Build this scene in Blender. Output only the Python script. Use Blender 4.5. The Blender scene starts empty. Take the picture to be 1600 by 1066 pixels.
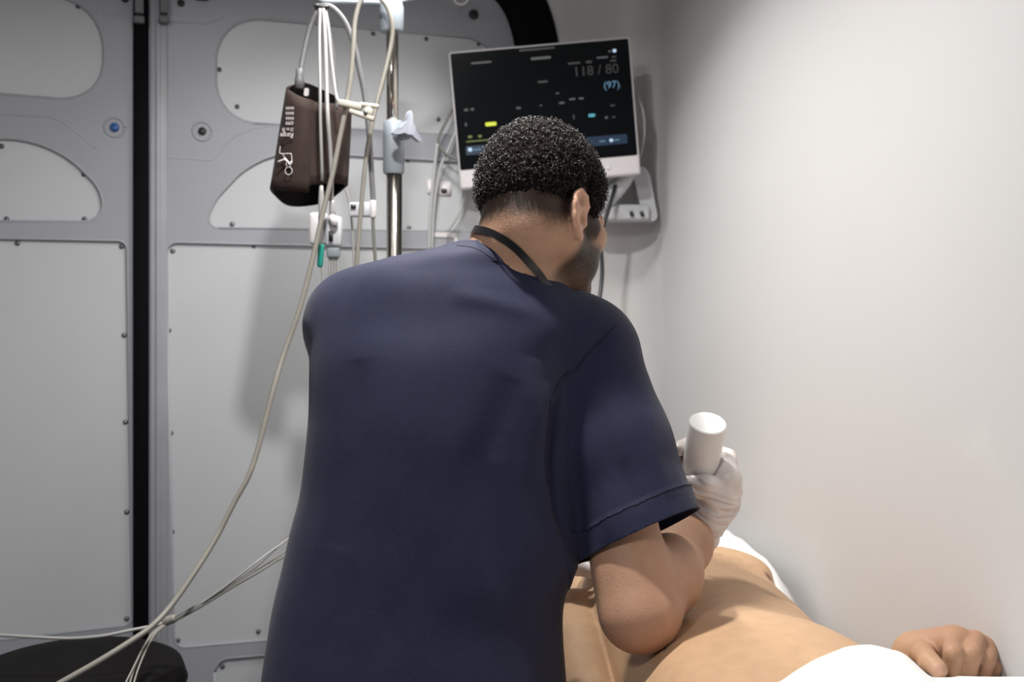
import bpy, bmesh, math, random
import numpy as np
from mathutils import Vector, Matrix, noise as mnoise
random.seed(7); np.random.seed(7)
SC = bpy.context.scene
COL = SC.collection
# ------------------------------------------------------------------ camera
F = 1600.0      # focal length in pixels of the 1600 x 1066 frame
HZ = 484.0      # row of the horizon
CH = 1.30       # camera height
cd = bpy.data.cameras.new('camera'); cam = bpy.data.objects.new('camera', cd); COL.objects.link(cam)
cam.location = (0, 0, CH); cam.rotation_euler = (math.pi/2, 0, 0)
cd.sensor_width = 36; cd.lens = 36.0; cd.shift_y = -(533-HZ)/1600.0
cd.clip_start = 0.02
cd.dof.use_dof = True; cd.dof.focus_distance = 1.42; cd.dof.aperture_fstop = 5.0
SC.camera = cam
# ------------------------------------------------------------------ world, lamps, exposure
wd = bpy.data.worlds.new('world'); SC.world = wd; wd.use_nodes = True
wd.node_tree.nodes['Background'].inputs[0].default_value = (0.8, 0.85, 0.95, 1)
wd.node_tree.nodes['Background'].inputs[1].default_value = 0.3
def area_light(name, loc, target, size, size_y, power, col, spread=2.75):
    l = bpy.data.lights.new(name, 'AREA'); l.shape = 'RECTANGLE'; l.size = size; l.size_y = size_y
    l.energy = power; l.color = col; l.spread = spread
    o = bpy.data.objects.new(name, l); COL.objects.link(o); o.location = loc
    d = Vector(target)-Vector(loc); o.rotation_euler = d.to_track_quat('-Z', 'Y').to_euler()
    return o
area_light('ceiling_lamp_left', (-0.20, 1.38, 2.28), (-0.11, 1.46, 0.5), 0.07, 0.07, 16, (1.0, 0.98, 0.95))
area_light('ceiling_lamp_rear', (-0.16, 2.05, 2.28), (-0.08, 1.96, 0.5), 0.14, 0.22, 7.5, (1.0, 0.98, 0.95), 2.2)
area_light('front_fill_light', (-0.65, -0.15, 2.26), (-0.2, 1.0, 0.9), 0.40, 0.40, 11, (1.0, 0.98, 0.97))  # broad fill light added behind the camera, not a fitting of the van
SC.view_settings.view_transform = 'Standard'; SC.view_settings.look = 'None'
SC.view_settings.gamma = 1.0; SC.view_settings.use_curve_mapping = False
SC.view_settings.exposure = 0.2

def W(px, py, d):
    return np.array([(px-800)/F*d, d, CH-(py-HZ)/F*d])

# ------------------------------------------------------------------ materials
def mat(name, col, rough=0.6, metal=0.0, spec=0.5, bump=None, bscale=60, vcol=False, sss=0, var=0.0, vscale=6, sheen=0, emit=None, estr=0, trans=0, alpha=1, coat=0):
    m = bpy.data.materials.new(name); m.use_nodes = True
    nt = m.node_tree; b = nt.nodes['Principled BSDF']
    c4 = (*col, 1)
    b.inputs['Base Color'].default_value = c4
    b.inputs['Roughness'].default_value = rough; b.inputs['Metallic'].default_value = metal
    b.inputs['Specular IOR Level'].default_value = spec
    if sheen: b.inputs['Sheen Weight'].default_value = sheen; b.inputs['Sheen Roughness'].default_value = 0.5
    if coat: b.inputs['Coat Weight'].default_value = coat
    if trans: b.inputs['Transmission Weight'].default_value = trans
    if sss:
        b.inputs['Subsurface Weight'].default_value = sss
        b.inputs['Subsurface Radius'].default_value = (1.0, 0.4, 0.2); b.inputs['Subsurface Scale'].default_value = 0.006
    if emit: b.inputs['Emission Color'].default_value = (*emit, 1); b.inputs['Emission Strength'].default_value = estr
    tc = nt.nodes.new('ShaderNodeTexCoord')
    src = None
    if vcol:
        a = nt.nodes.new('ShaderNodeAttribute'); a.attribute_name = 'tint'; src = a.outputs['Color']
    if var:
        n = nt.nodes.new('ShaderNodeTexNoise'); n.inputs['Scale'].default_value = vscale; n.inputs['Detail'].default_value = 5
        nt.links.new(tc.outputs['Object'], n.inputs['Vector'])
        mr = nt.nodes.new('ShaderNodeMapRange'); mr.inputs[1].default_value = 0.3; mr.inputs[2].default_value = 0.7
        mr.inputs[3].default_value = 1-var; mr.inputs[4].default_value = 1+var
        nt.links.new(n.outputs['Fac'], mr.inputs[0])
        mx = nt.nodes.new('ShaderNodeVectorMath'); mx.operation = 'SCALE'
        if src is None: mx.inputs[0].default_value = col
        else: nt.links.new(src, mx.inputs[0])
        nt.links.new(mr.outputs[0], mx.inputs['Scale']); src = mx.outputs[0]
    if src is not None: nt.links.new(src, b.inputs['Base Color'])
    if bump:
        n = nt.nodes.new('ShaderNodeTexNoise'); n.inputs['Scale'].default_value = bscale; n.inputs['Detail'].default_value = 4
        nt.links.new(tc.outputs['Object'], n.inputs['Vector'])
        bp = nt.nodes.new('ShaderNodeBump'); bp.inputs['Strength'].default_value = bump; bp.inputs['Distance'].default_value = 0.01
        nt.links.new(n.outputs['Fac'], bp.inputs['Height']); nt.links.new(bp.outputs[0], b.inputs['Normal'])
    return m
M = {}
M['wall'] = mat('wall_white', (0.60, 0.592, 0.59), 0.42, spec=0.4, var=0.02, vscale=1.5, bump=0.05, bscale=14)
def wall_sheen_patch(m):  # lighter patch: a soft glossy reflection painted into the wall colour
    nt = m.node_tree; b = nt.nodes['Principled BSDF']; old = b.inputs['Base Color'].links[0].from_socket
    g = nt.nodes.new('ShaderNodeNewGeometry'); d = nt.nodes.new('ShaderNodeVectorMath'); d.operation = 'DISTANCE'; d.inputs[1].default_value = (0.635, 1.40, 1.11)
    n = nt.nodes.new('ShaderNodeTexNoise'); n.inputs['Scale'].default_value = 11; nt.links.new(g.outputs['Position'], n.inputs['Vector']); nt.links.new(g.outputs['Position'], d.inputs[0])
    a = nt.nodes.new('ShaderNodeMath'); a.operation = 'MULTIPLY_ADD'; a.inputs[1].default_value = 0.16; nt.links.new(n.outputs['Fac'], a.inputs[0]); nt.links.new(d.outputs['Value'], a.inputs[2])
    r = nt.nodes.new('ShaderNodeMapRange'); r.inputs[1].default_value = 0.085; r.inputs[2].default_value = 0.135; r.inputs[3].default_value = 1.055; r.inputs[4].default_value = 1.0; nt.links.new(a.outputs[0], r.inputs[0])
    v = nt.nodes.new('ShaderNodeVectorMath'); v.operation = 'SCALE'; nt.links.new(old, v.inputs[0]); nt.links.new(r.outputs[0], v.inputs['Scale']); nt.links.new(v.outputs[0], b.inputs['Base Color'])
wall_sheen_patch(M['wall'])
M['shell'] = mat('shell_grey', (0.42, 0.42, 0.43), 0.6, var=0.03, vscale=2)
M['floor'] = mat('floor_vinyl', (0.14, 0.15, 0.17), 0.45, var=0.15, vscale=40)
M['door'] = mat('door_paint', (0.315, 0.325, 0.355), 0.45, spec=0.4, var=0.025, vscale=3)
M['panel'] = mat('door_panel', (0.475, 0.49, 0.505), 0.42, spec=0.4, var=0.03, vscale=2.2, bump=0.03, bscale=8)
M['post'] = mat('post_metal', (0.31, 0.32, 0.345), 0.45, metal=0.0, var=0.08, vscale=8)
M['rubber'] = mat('black_rubber', (0.004, 0.0035, 0.0045), 0.7, spec=0.06, bump=0.05, bscale=60)
M['screw'] = mat('screw_dark', (0.10, 0.10, 0.11), 0.4, metal=0.6, var=0.1, vscale=300)
M['blue'] = mat('blue_plastic', (0.03, 0.10, 0.30), 0.4, var=0.08, vscale=200)
M['plug'] = mat('dark_plug', (0.02, 0.018, 0.02), 0.45, var=0.1, vscale=200)
M['latch'] = mat('latch_grey', (0.12, 0.12, 0.13), 0.5, var=0.1, vscale=50)
M['whiteplastic'] = mat('white_plastic', (0.66, 0.63, 0.64), 0.38, var=0.02, vscale=20)
M['bottle'] = mat('bottle_plastic', (0.82, 0.80, 0.78), 0.35, var=0.015, vscale=30, sss=0.05)
M['greyplastic'] = mat('grey_plastic', (0.52, 0.53, 0.56), 0.4, var=0.03, vscale=20)
M['clampgrey'] = mat('clamp_grey', (0.24, 0.27, 0.30), 0.45, var=0.05, vscale=20)
M['knob'] = mat('knob_grey', (0.34, 0.36, 0.42), 0.4, var=0.03, vscale=40)
M['chrome'] = mat('chrome', (0.62, 0.58, 0.52), 0.16, metal=1.0, var=0.03, vscale=30)
M['brown'] = mat('cuff_brown', (0.040, 0.026, 0.022), 0.85, spec=0.2, sheen=0.04, bump=0.12, bscale=300, var=0.08, vscale=60)
M['print'] = mat('print_white', (0.62, 0.58, 0.58), 0.7, var=0.08, vscale=300)
M['cream'] = mat('cable_cream', (0.25, 0.235, 0.205), 0.45, var=0.05, vscale=40)
M['cablewhite'] = mat('cable_white', (0.34, 0.33, 0.325), 0.45, var=0.04, vscale=40)
M['hosegrey'] = mat('hose_grey', (0.15, 0.15, 0.155), 0.5, var=0.06, vscale=40)
M['cableblack'] = mat('cable_black', (0.01, 0.011, 0.014), 0.4, var=0.05, vscale=40)
M['cabledark'] = mat('cable_darkgrey', (0.15, 0.15, 0.13), 0.5, var=0.05, vscale=40)
M['clipcream'] = mat('clip_cream', (0.52, 0.49, 0.42), 0.4, var=0.04, vscale=60)
M['teal'] = mat('teal_plastic', (0.02, 0.33, 0.26), 0.45, var=0.08, vscale=120)
M['clear'] = mat('clear_tube', (0.40, 0.41, 0.41), 0.25, var=0.03, vscale=60)
M['black'] = mat('screen_black', (0.004, 0.005, 0.006), 0.10, spec=0.35)
M['leather'] = mat('black_leather', (0.006, 0.005, 0.005), 0.6, spec=0.06, bump=0.12, bscale=220, var=0.1, vscale=40)
M['scrub'] = mat('scrub_navy', (0.0135, 0.0160, 0.044), 0.75, spec=0.25, sheen=0.08, bump=0.06, bscale=420, var=0.07, vscale=90)
M['trouser'] = mat('trouser_navy', (0.026, 0.028, 0.065), 0.8, spec=0.2, sheen=0.2, bump=0.1, bscale=350, var=0.05, vscale=60)
M['seam'] = mat('seam_navy', (0.007, 0.008, 0.02), 0.85, var=0.05, vscale=200)
M['skin'] = mat('skin', (0.4, 0.25, 0.17), 0.52, spec=0.35, bump=0.10, bscale=340, vcol=True, sss=0.12, var=0.055, vscale=45)
M['hair'] = mat('hair_black', (0.018, 0.013, 0.010), 0.42, spec=0.5, var=0.2, vscale=200)
M['haircap'] = mat('hair_cap', (0.010, 0.007, 0.006), 0.95, spec=0.08, var=0.2, vscale=200)
M['strap'] = mat('lanyard_black', (0.010, 0.010, 0.011), 0.35, spec=0.5, var=0.1, vscale=100)
M['glove'] = mat('glove_latex', (0.78, 0.70, 0.67), 0.35, spec=0.5, bump=0.10, bscale=70, sss=0.1, var=0.05, vscale=40)
M['sheet'] = mat('white_sheet', (0.84, 0.84, 0.83), 0.8, bump=0.08, bscale=30, var=0.015, vscale=15)
M['vinyl'] = mat('mattress_vinyl', (0.05, 0.07, 0.10), 0.45, var=0.08, vscale=30)
M['steel'] = mat('bed_steel', (0.45, 0.46, 0.48), 0.3, metal=0.9, var=0.05, vscale=20)
M['shoe'] = mat('shoe_black', (0.02, 0.02, 0.022), 0.5, var=0.1, vscale=30)
def emis(name, c, s): return mat(name, tuple(min(1, x*0.05) for x in c), 0.4, emit=c, estr=s)
M['ui_grey'] = emis('ui_grey', (0.25, 0.27, 0.28), 0.20)
M['ui_dim'] = emis('ui_dim', (0.2, 0.21, 0.22), 0.09)
M['ui_blue'] = emis('ui_blue', (0.25, 0.5, 0.75), 0.32)
M['ui_white'] = emis('ui_white', (0.6, 0.8, 1.0), 0.7)
M['ui_cyan'] = emis('ui_cyan', (0.1, 0.5, 0.6), 0.6)
M['ui_yellow'] = emis('ui_yellow', (0.65, 0.72, 0.03), 0.9)
M['ui_green'] = emis('ui_green', (0.25, 0.32, 0.05), 0.35)
M['ui_bar'] = emis('ui_bar', (0.010, 0.055, 0.13), 0.30)

# ------------------------------------------------------------------ object helpers
WORLD = {}
def setp(o, label=None, cat=None, group=None, kind=None):
    if label: o['label'] = label
    if cat: o['category'] = cat
    if group: o['group'] = group
    if kind: o['kind'] = kind
    return o
def empty(name, loc, label, cat, group=None):
    o = bpy.data.objects.new(name, None); COL.objects.link(o); o.location = loc; o.empty_display_size = 0.05
    WORLD[o.name] = Vector(loc)
    return setp(o, label, cat, group)
def _parent(o, parent):
    o.parent = parent
    o.matrix_parent_inverse = Matrix.Translation(-WORLD[parent.name])
def obj(name, verts, faces, m, parent=None, smooth=True, keep=False, autosmooth=None):
    """one mesh object from world-space vertices"""
    verts = np.asarray(verts, dtype=float)
    if parent is None and not keep:
        lo, hi = verts.min(0), verts.max(0); loc = Vector(((lo[0]+hi[0])/2, (lo[1]+hi[1])/2, lo[2]))
    else: loc = Vector((0, 0, 0))
    me = bpy.data.meshes.new(name)
    me.from_pydata((verts-np.array(loc)).tolist(), [], faces if isinstance(faces, list) else faces.tolist())
    me.validate(); me.update()
    if m is not None: me.materials.append(M[m] if isinstance(m, str) else m)
    if smooth: me.polygons.foreach_set('use_smooth', [True]*len(me.polygons))
    o = bpy.data.objects.new(name, me); COL.objects.link(o); o.location = loc
    WORLD[o.name] = loc.copy()
    if parent is not None: _parent(o, parent)
    if autosmooth is not None:
        bm = bmesh.new(); bm.from_mesh(me)
        for e in bm.edges:
            if len(e.link_faces) == 2 and e.calc_face_angle(0) > math.radians(autosmooth): e.smooth = False
        bm.to_mesh(me); bm.free()
    return o
def share(name, src, loc, rot, parent):
    o = bpy.data.objects.new(name, src.data); COL.objects.link(o)
    o.matrix_basis = Matrix.Translation(Vector(loc)) @ rot.to_4x4()
    WORLD[o.name] = Vector(loc); o.parent = parent
    o.matrix_parent_inverse = Matrix.Translation(-WORLD[parent.name])
    return o
class MB:
    def __init__(s): s.v = []; s.f = []
    def add(s, v, f):
        n = len(s.v); s.v += [tuple(map(float, x)) for x in v]; s.f += [tuple(int(i)+n for i in q) for q in f]; return s
    def obj(s, name, m, parent=None, **k): return obj(name, s.v, s.f, m, parent, **k)
def catmull(P, n):
    P = np.asarray(P, float); out = []
    Q = np.vstack([2*P[0]-P[1], P, 2*P[-1]-P[-2]])
    for i in range(len(P)-1):
        p0, p1, p2, p3 = Q[i:i+4]
        for t in np.arange(n)/n:
            out.append(0.5*((2*p1)+(-p0+p2)*t+(2*p0-5*p1+4*p2-p3)*t*t+(-p0+3*p1-3*p2+p3)*t**3))
    out.append(P[-1]); return np.array(out)
def tube(P, r, n=8, flat=None):
    """tube along points; r number or list; flat=(w,t) gives a strap"""
    P = np.asarray(P, float); N = len(P)
    R = np.full(N, r) if np.isscalar(r) else np.interp(np.linspace(0, 1, N), np.linspace(0, 1, len(r)), r)
    T = np.gradient(P, axis=0); T /= np.linalg.norm(T, axis=1)[:, None]+1e-12
    a = np.cross(T[0], [0, 0, 1.0]);
    if np.linalg.norm(a) < 1e-3: a = np.cross(T[0], [0, 1.0, 0])
    a /= np.linalg.norm(a); V = []; Fc = []
    for i in range(N):
        a = a-T[i]*a.dot(T[i]); a /= np.linalg.norm(a)+1e-12; b = np.cross(T[i], a)
        for k in range(n):
            t = 2*math.pi*k/n
            V.append(P[i]+R[i]*(math.cos(t)*a+math.sin(t)*b))
    for i in range(N-1):
        for k in range(n):
            Fc.append((i*n+k, i*n+(k+1) % n, (i+1)*n+(k+1) % n, (i+1)*n+k))
    Fc.append(tuple(range(n-1, -1, -1))); Fc.append(tuple((N-1)*n+k for k in range(n)))
    return V, Fc
def box(c, s, R=None, bev=0.0, seg=2):
    bm = bmesh.new(); bmesh.ops.create_cube(bm, size=1)
    for v in bm.verts: v.co = Vector((v.co.x*s[0], v.co.y*s[1], v.co.z*s[2]))
    if bev: bmesh.ops.bevel(bm, geom=bm.edges[:], offset=bev, segments=seg, affect='EDGES', profile=0.5)
    Rm = np.eye(3) if R is None else np.asarray(R)
    v = [Rm @ np.array(x.co)+np.asarray(c) for x in bm.verts]; bm.verts.index_update()
    f = [tuple(q.index for q in p.verts) for p in bm.faces]; bm.free(); return v, f
def lathe(prof, c, axis=(0, 0, 1), n=24, sx=1, sy=1):
    ax = np.asarray(axis, float); ax /= np.linalg.norm(ax)
    a = np.cross(ax, [0, 1, 0]);
    if np.linalg.norm(a) < 1e-3: a = np.cross(ax, [1, 0, 0])
    a /= np.linalg.norm(a); b = np.cross(ax, a); V = []; Fc = []
    for r, h in prof:
        for k in range(n):
            t = 2*math.pi*k/n; V.append(np.asarray(c)+ax*h+r*(sx*math.cos(t)*a+sy*math.sin(t)*b))
    for i in range(len(prof)-1):
        for k in range(n): Fc.append((i*n+k, i*n+(k+1) % n, (i+1)*n+(k+1) % n, (i+1)*n+k))
    Fc.append(tuple(range(n-1, -1, -1))); Fc.append(tuple((len(prof)-1)*n+k for k in range(n)))
    return V, Fc
def prism(poly, fn, w0, w1):
    """polygon (list of 2-D points) extruded; fn(u,v,w)->3-D"""
    n = len(poly)
    V = [fn(u, v, w0) for u, v in poly]+[fn(u, v, w1) for u, v in poly]
    Fc = [tuple(range(n-1, -1, -1)), tuple(range(n, 2*n))]+[(i, (i+1) % n, n+(i+1) % n, n+i) for i in range(n)]
    return V, Fc
def roundpoly(P, r, seg=7):
    P = [np.array(p, float) for p in P]; n = len(P); out = []
    if np.isscalar(r): r = [r]*n
    for i in range(n):
        a, b, c = P[i-1], P[i], P[(i+1) % n]
        ua = (a-b)/np.linalg.norm(a-b); uc = (c-b)/np.linalg.norm(c-b)
        ri = min(r[i], 0.48*np.linalg.norm(a-b), 0.48*np.linalg.norm(c-b))
        s, e = b+ua*ri, b+uc*ri
        for t in np.linspace(0, 1, seg): out.append((1-t)**2*s+2*t*(1-t)*(b*0.75+(s+e)*0.125)+t*t*e)
    return out
def text_mesh(s, size, fn, depth=0.0004):
    """flat lettering; fn maps (u right, v up, w out) to 3-D"""
    cu = bpy.data.curves.new('t', 'FONT'); cu.body = s; cu.size = size; cu.extrude = depth; cu.resolution_u = 3
    cu.align_x = 'LEFT'
    to = bpy.data.objects.new('t', cu); COL.objects.link(to); dg = bpy.context.evaluated_depsgraph_get(); dg.update()
    me = bpy.data.meshes.new_from_object(to.evaluated_get(dg))
    V = [fn(v.co.x, v.co.y, v.co.z+depth) for v in me.vertices]; Fc = [tuple(p.vertices) for p in me.polygons]
    bpy.data.objects.remove(to); bpy.data.curves.remove(cu); bpy.data.meshes.remove(me)
    return V, Fc
def look_basis(f, up=(0, 0, 1)):
    f = np.asarray(f, float); f /= np.linalg.norm(f); r = np.cross(f, up); r /= np.linalg.norm(r); u = np.cross(r, f); return r, f, u
def nrm(v): v = np.asarray(v, float); return v/np.linalg.norm(v)

# ------------------------------------------------------------------ implicit surfaces
class Field:
    def __init__(s, lo, hi, h):
        s.lo = np.array(lo, float); s.h = h; s.n = np.ceil((np.array(hi)-s.lo)/h).astype(int)+1
        s.F = np.full(s.n, 0.3, dtype=np.float32)
    def _win(s, lo, hi):
        a = np.clip(np.floor((np.asarray(lo)-s.lo)/s.h).astype(int), 0, s.n); b = np.clip(np.ceil((np.asarray(hi)-s.lo)/s.h).astype(int)+1, 0, s.n)
        if np.any(b <= a): return None
        g = [(s.lo[i]+s.h*np.arange(a[i], b[i])).astype(np.float32) for i in range(3)]
        return (slice(a[0], b[0]), slice(a[1], b[1]), slice(a[2], b[2])), g[0][:, None, None], g[1][None, :, None], g[2][None, None, :]
    def add(s, fn, lo, hi, k=0.01):
        m = k+3*s.h; w = s._win(np.asarray(lo)-m, np.asarray(hi)+m)
        if w is None: return
        sl, X, Y, Z = w; d = fn(X, Y, Z).astype(np.float32); A = s.F[sl]
        if k > 0:
            hh = np.maximum(k-np.abs(A-d), 0)/k; s.F[sl] = np.minimum(A, d)-hh*hh*k*0.25
        else: s.F[sl] = np.minimum(A, d)
    def sub(s, fn, lo, hi, k=0.004):
        m = k+3*s.h; w = s._win(np.asarray(lo)-m, np.asarray(hi)+m)
        if w is None: return
        sl, X, Y, Z = w; d = -fn(X, Y, Z).astype(np.float32); A = s.F[sl]
        hh = np.maximum(k-np.abs(A-d), 0)/k; s.F[sl] = np.maximum(A, d)+hh*hh*k*0.25
    def ell(s, c, r, R=None, k=0.01, sub=False):
        c = np.asarray(c, float); r = np.asarray(r, float)*np.ones(3); Rm = np.eye(3) if R is None else np.asarray(R, float)  # columns = local axes
        ext = np.sqrt(((Rm*r[None, :])**2).sum(1))
        def fn(X, Y, Z):
            dx, dy, dz = X-c[0], Y-c[1], Z-c[2]; q0 = 0; q1 = 0
            for i in range(3):
                p = dx*Rm[0, i]+dy*Rm[1, i]+dz*Rm[2, i]; q0 = q0+(p/r[i])**2; q1 = q1+(p/r[i]**2)**2
            k0 = np.sqrt(q0); return k0*(k0-1)/(np.sqrt(q1)+1e-6)
        (s.sub if sub else s.add)(fn, c-ext, c+ext, k)
    def cone(s, a, b, ra, rb=None, k=0.01, sub=False):
        a = np.asarray(a, float); b = np.asarray(b, float); rb = ra if rb is None else rb; ab = b-a; L2 = ab.dot(ab)
        def fn(X, Y, Z):
            dx, dy, dz = X-a[0], Y-a[1], Z-a[2]; t = np.clip((dx*ab[0]+dy*ab[1]+dz*ab[2])/L2, 0, 1)
            return np.sqrt((dx-t*ab[0])**2+(dy-t*ab[1])**2+(dz-t*ab[2])**2)-(ra+(rb-ra)*t)
        m = max(ra, rb); (s.sub if sub else s.add)(fn, np.minimum(a, b)-m, np.maximum(a, b)+m, k)
    def chain(s, pts, rs, k=0.006):
        for i in range(len(pts)-1): s.cone(pts[i], pts[i+1], rs[i], rs[i+1], k)
    def mesh(s, smooth=2):
        Fd = s.F; S = Fd < 0
        cnt = np.zeros(tuple(s.n-1), dtype=np.uint8)
        for i in (0, 1):
            for j in (0, 1):
                for k in (0, 1): cnt += S[i:s.n[0]-1+i, j:s.n[1]-1+j, k:s.n[2]-1+k]
        idx = np.argwhere((cnt > 0) & (cnt < 8)); del cnt
        vid = np.full(tuple(s.n-1), -1, dtype=np.int32); vid[idx[:, 0], idx[:, 1], idx[:, 2]] = np.arange(len(idx))
        acc = np.zeros((len(idx), 3)); c = np.zeros(len(idx))
        corners = [(i, j, k) for i in (0, 1) for j in (0, 1) for k in (0, 1)]
        val = {q: Fd[idx[:, 0]+q[0], idx[:, 1]+q[1], idx[:, 2]+q[2]].astype(float) for q in corners}
        for p in corners:
            for ax in range(3):
                if p[ax] == 0:
                    q = list(p); q[ax] = 1; q = tuple(q); a, b = val[p], val[q]; mk = (a < 0) != (b < 0)
                    t = np.where(mk, a/(np.where(mk, a-b, 1)), 0)
                    pos = np.array(p, float)[None, :]+np.zeros((len(idx), 3)); pos[:, ax] += t
                    acc[mk] += pos[mk]; c[mk] += 1
        V = s.lo+s.h*(idx+acc/c[:, None]); Q = []
        for ax in range(3):
            u, v = (ax+1) % 3, (ax+2) % 3
            sl0 = [slice(0, n) for n in s.n]; sl1 = list(sl0)
            sl0[ax] = slice(0, s.n[ax]-1); sl1[ax] = slice(1, s.n[ax])
            A = S[tuple(sl0)]; B = S[tuple(sl1)]; e = np.argwhere(A != B)
            e = e[(e[:, u] > 0) & (e[:, v] > 0) & (e[:, u] < s.n[u]-1) & (e[:, v] < s.n[v]-1)]
            ins = A[e[:, 0], e[:, 1], e[:, 2]]
            def g(du, dv):
                q = e.copy(); q[:, u] += du; q[:, v] += dv; return vid[q[:, 0], q[:, 1], q[:, 2]]
            quad = np.stack([g(-1, -1), g(0, -1), g(0, 0), g(-1, 0)], 1)
            quad[~ins] = quad[~ins][:, ::-1]; Q.append(quad)
        Q = np.vstack(Q); Q = Q[(Q >= 0).all(1)]
        for _ in range(smooth): V = lap(V, Q, 0.5)
        return V, Q
def lap(V, Q, w):
    acc = np.zeros_like(V); c = np.zeros(len(V))
    for a, b in ((0, 1), (1, 2), (2, 3), (3, 0)):
        np.add.at(acc, Q[:, a], V[Q[:, b]]); np.add.at(acc, Q[:, b], V[Q[:, a]]); np.add.at(c, Q[:, a], 1); np.add.at(c, Q[:, b], 1)
    return V*(1-w)+w*acc/np.maximum(c, 1)[:, None]
def vnormals(V, Q):
    n = np.cross(V[Q[:, 2]]-V[Q[:, 0]], V[Q[:, 3]]-V[Q[:, 1]]); N = np.zeros_like(V)
    for i in range(4): np.add.at(N, Q[:, i], n)
    return N/(np.linalg.norm(N, axis=1)[:, None]+1e-12)
def seg_dist(V, P):
    """distance of each vertex to a polyline and the parameter 0..1 along it"""
    P = np.asarray(P, float); best = np.full(len(V), 9.0); bt = np.zeros(len(V)); n = len(P)-1
    for i in range(n):
        a, b = P[i], P[i+1]; ab = b-a; t = np.clip(((V-a) @ ab)/(ab @ ab), 0, 1); d = np.linalg.norm(V-a-t[:, None]*ab, axis=1)
        m = d < best; best[m] = d[m]; bt[m] = (i+t[m])/n
    return best, bt
def wnoise(V, scale, seed=0.0):
    return np.array([mnoise.noise(Vector((x*scale[0]+seed, y*scale[1]+seed*1.7, z*scale[2]-seed))) for x, y, z in V])
def smoothstep(a, b, x): t = np.clip((x-a)/(b-a), 0, 1); return t*t*(3-2*t)
def tint(o, cols):
    at = o.data.color_attributes.new('tint', 'FLOAT_COLOR', 'POINT'); c = np.ones((len(cols), 4), dtype=np.float32); c[:, :3] = cols
    at.data.foreach_set('color', c.ravel())
def cut(o, co, no, near=None, rad=None, xmin=None):
    """cut an open edge into a mesh (world coordinates): everything on the no side (near a point) goes"""
    off = WORLD[o.name]; bm = bmesh.new(); bm.from_mesh(o.data); co = Vector(co)-off
    fs = bm.faces[:]
    if near is not None: nr = Vector(near)-off; fs = [f for f in fs if (f.calc_center_median()-nr).length < rad]
    if xmin is not None: fs = [f for f in fs if f.calc_center_median().x+off.x > xmin]
    es = {e for f in fs for e in f.edges}; vs = {v for f in fs for v in f.verts}
    bmesh.ops.bisect_plane(bm, geom=list(vs)+list(es)+fs, plane_co=co, plane_no=Vector(no), clear_outer=True)
    bm.to_mesh(o.data); bm.free()
def solid(o, t, off=-1):
    md = o.modifiers.new('solid', 'SOLIDIFY'); md.thickness = t; md.offset = off

# ================================================================== ROOM SHELL
P0 = np.array([(225-800)/F*2.4, 2.4]); E = nrm([4100.0/F, 1.0]); EN = np.array([E[1], -E[0]])
def dplane(px, py, w=0.0):
    k = (px-800)/F; t = (k*P0[1]-P0[0])/(E[0]-k*E[1]); d = P0[1]+E[1]*t; return np.array([t, CH-(py-HZ)/F*d])
def d3(u, z, w=0.0): return np.array([P0[0]+E[0]*u+EN[0]*w, P0[1]+E[1]*u+EN[1]*w, z])
DR = Matrix(((E[0], EN[0], 0), (E[1], EN[1], 0), (0, 0, 1)))   # local x along door, local y out of it
def wall_x(y): return 0.575+0.17*(1.75-y)
CEIL = 2.32
# floor / ceiling / walls
obj('floor', *box((-0.35, 1.2, -0.03), (3.2, 5.0, 0.06)), 'floor', smooth=False)['kind'] = 'structure'
obj('ceiling', *box((-0.35, 1.2, CEIL+0.03), (3.2, 5.0, 0.06)), 'shell', smooth=False)['kind'] = 'structure'
obj('wall_left', *box((-1.55, 1.0, CEIL/2), (0.06, 4.2, CEIL)), 'shell', smooth=False)['kind'] = 'structure'
obj('wall_front', *box((-0.3, -1.05, CEIL/2), (2.6, 0.06, CEIL)), 'shell', smooth=False)['kind'] = 'structure'
# right wall: rear pillar in the door plane, a soft corner, then the long side panel
pa = d3(1.02, 0)[:2]; corner = d3(1.336, 0)[:2]; wd_ = nrm(np.array([0.17, -1.0]))
c0 = corner-E*0.17; c1 = corner+wd_*0.17
plan = [pa, (pa+c0)/2]+[(1-t)**2*c0+2*t*(1-t)*corner+t*t*c1 for t in np.linspace(0, 1, 14)]
for y in (2.4, 2.0, 1.6, 1.2, 0.8, 0.4, 0.0, -0.5, -1.02): plan.append(np.array([wall_x(y), y]))
plan = np.array(plan); zs = np.linspace(0, CEIL, 24); V = []; Fq = []
for p in plan:
    for z in zs: V.append((p[0], p[1], z))
nz = len(zs)
for i in range(len(plan)-1):
    for j in range(nz-1): Fq.append((i*nz+j, i*nz+j+1, (i+1)*nz+j+1, (i+1)*nz+j))
wr = obj('wall_right', V, Fq, 'wall'); wr['kind'] = 'structure'; solid(wr, 0.03, 1)

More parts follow.
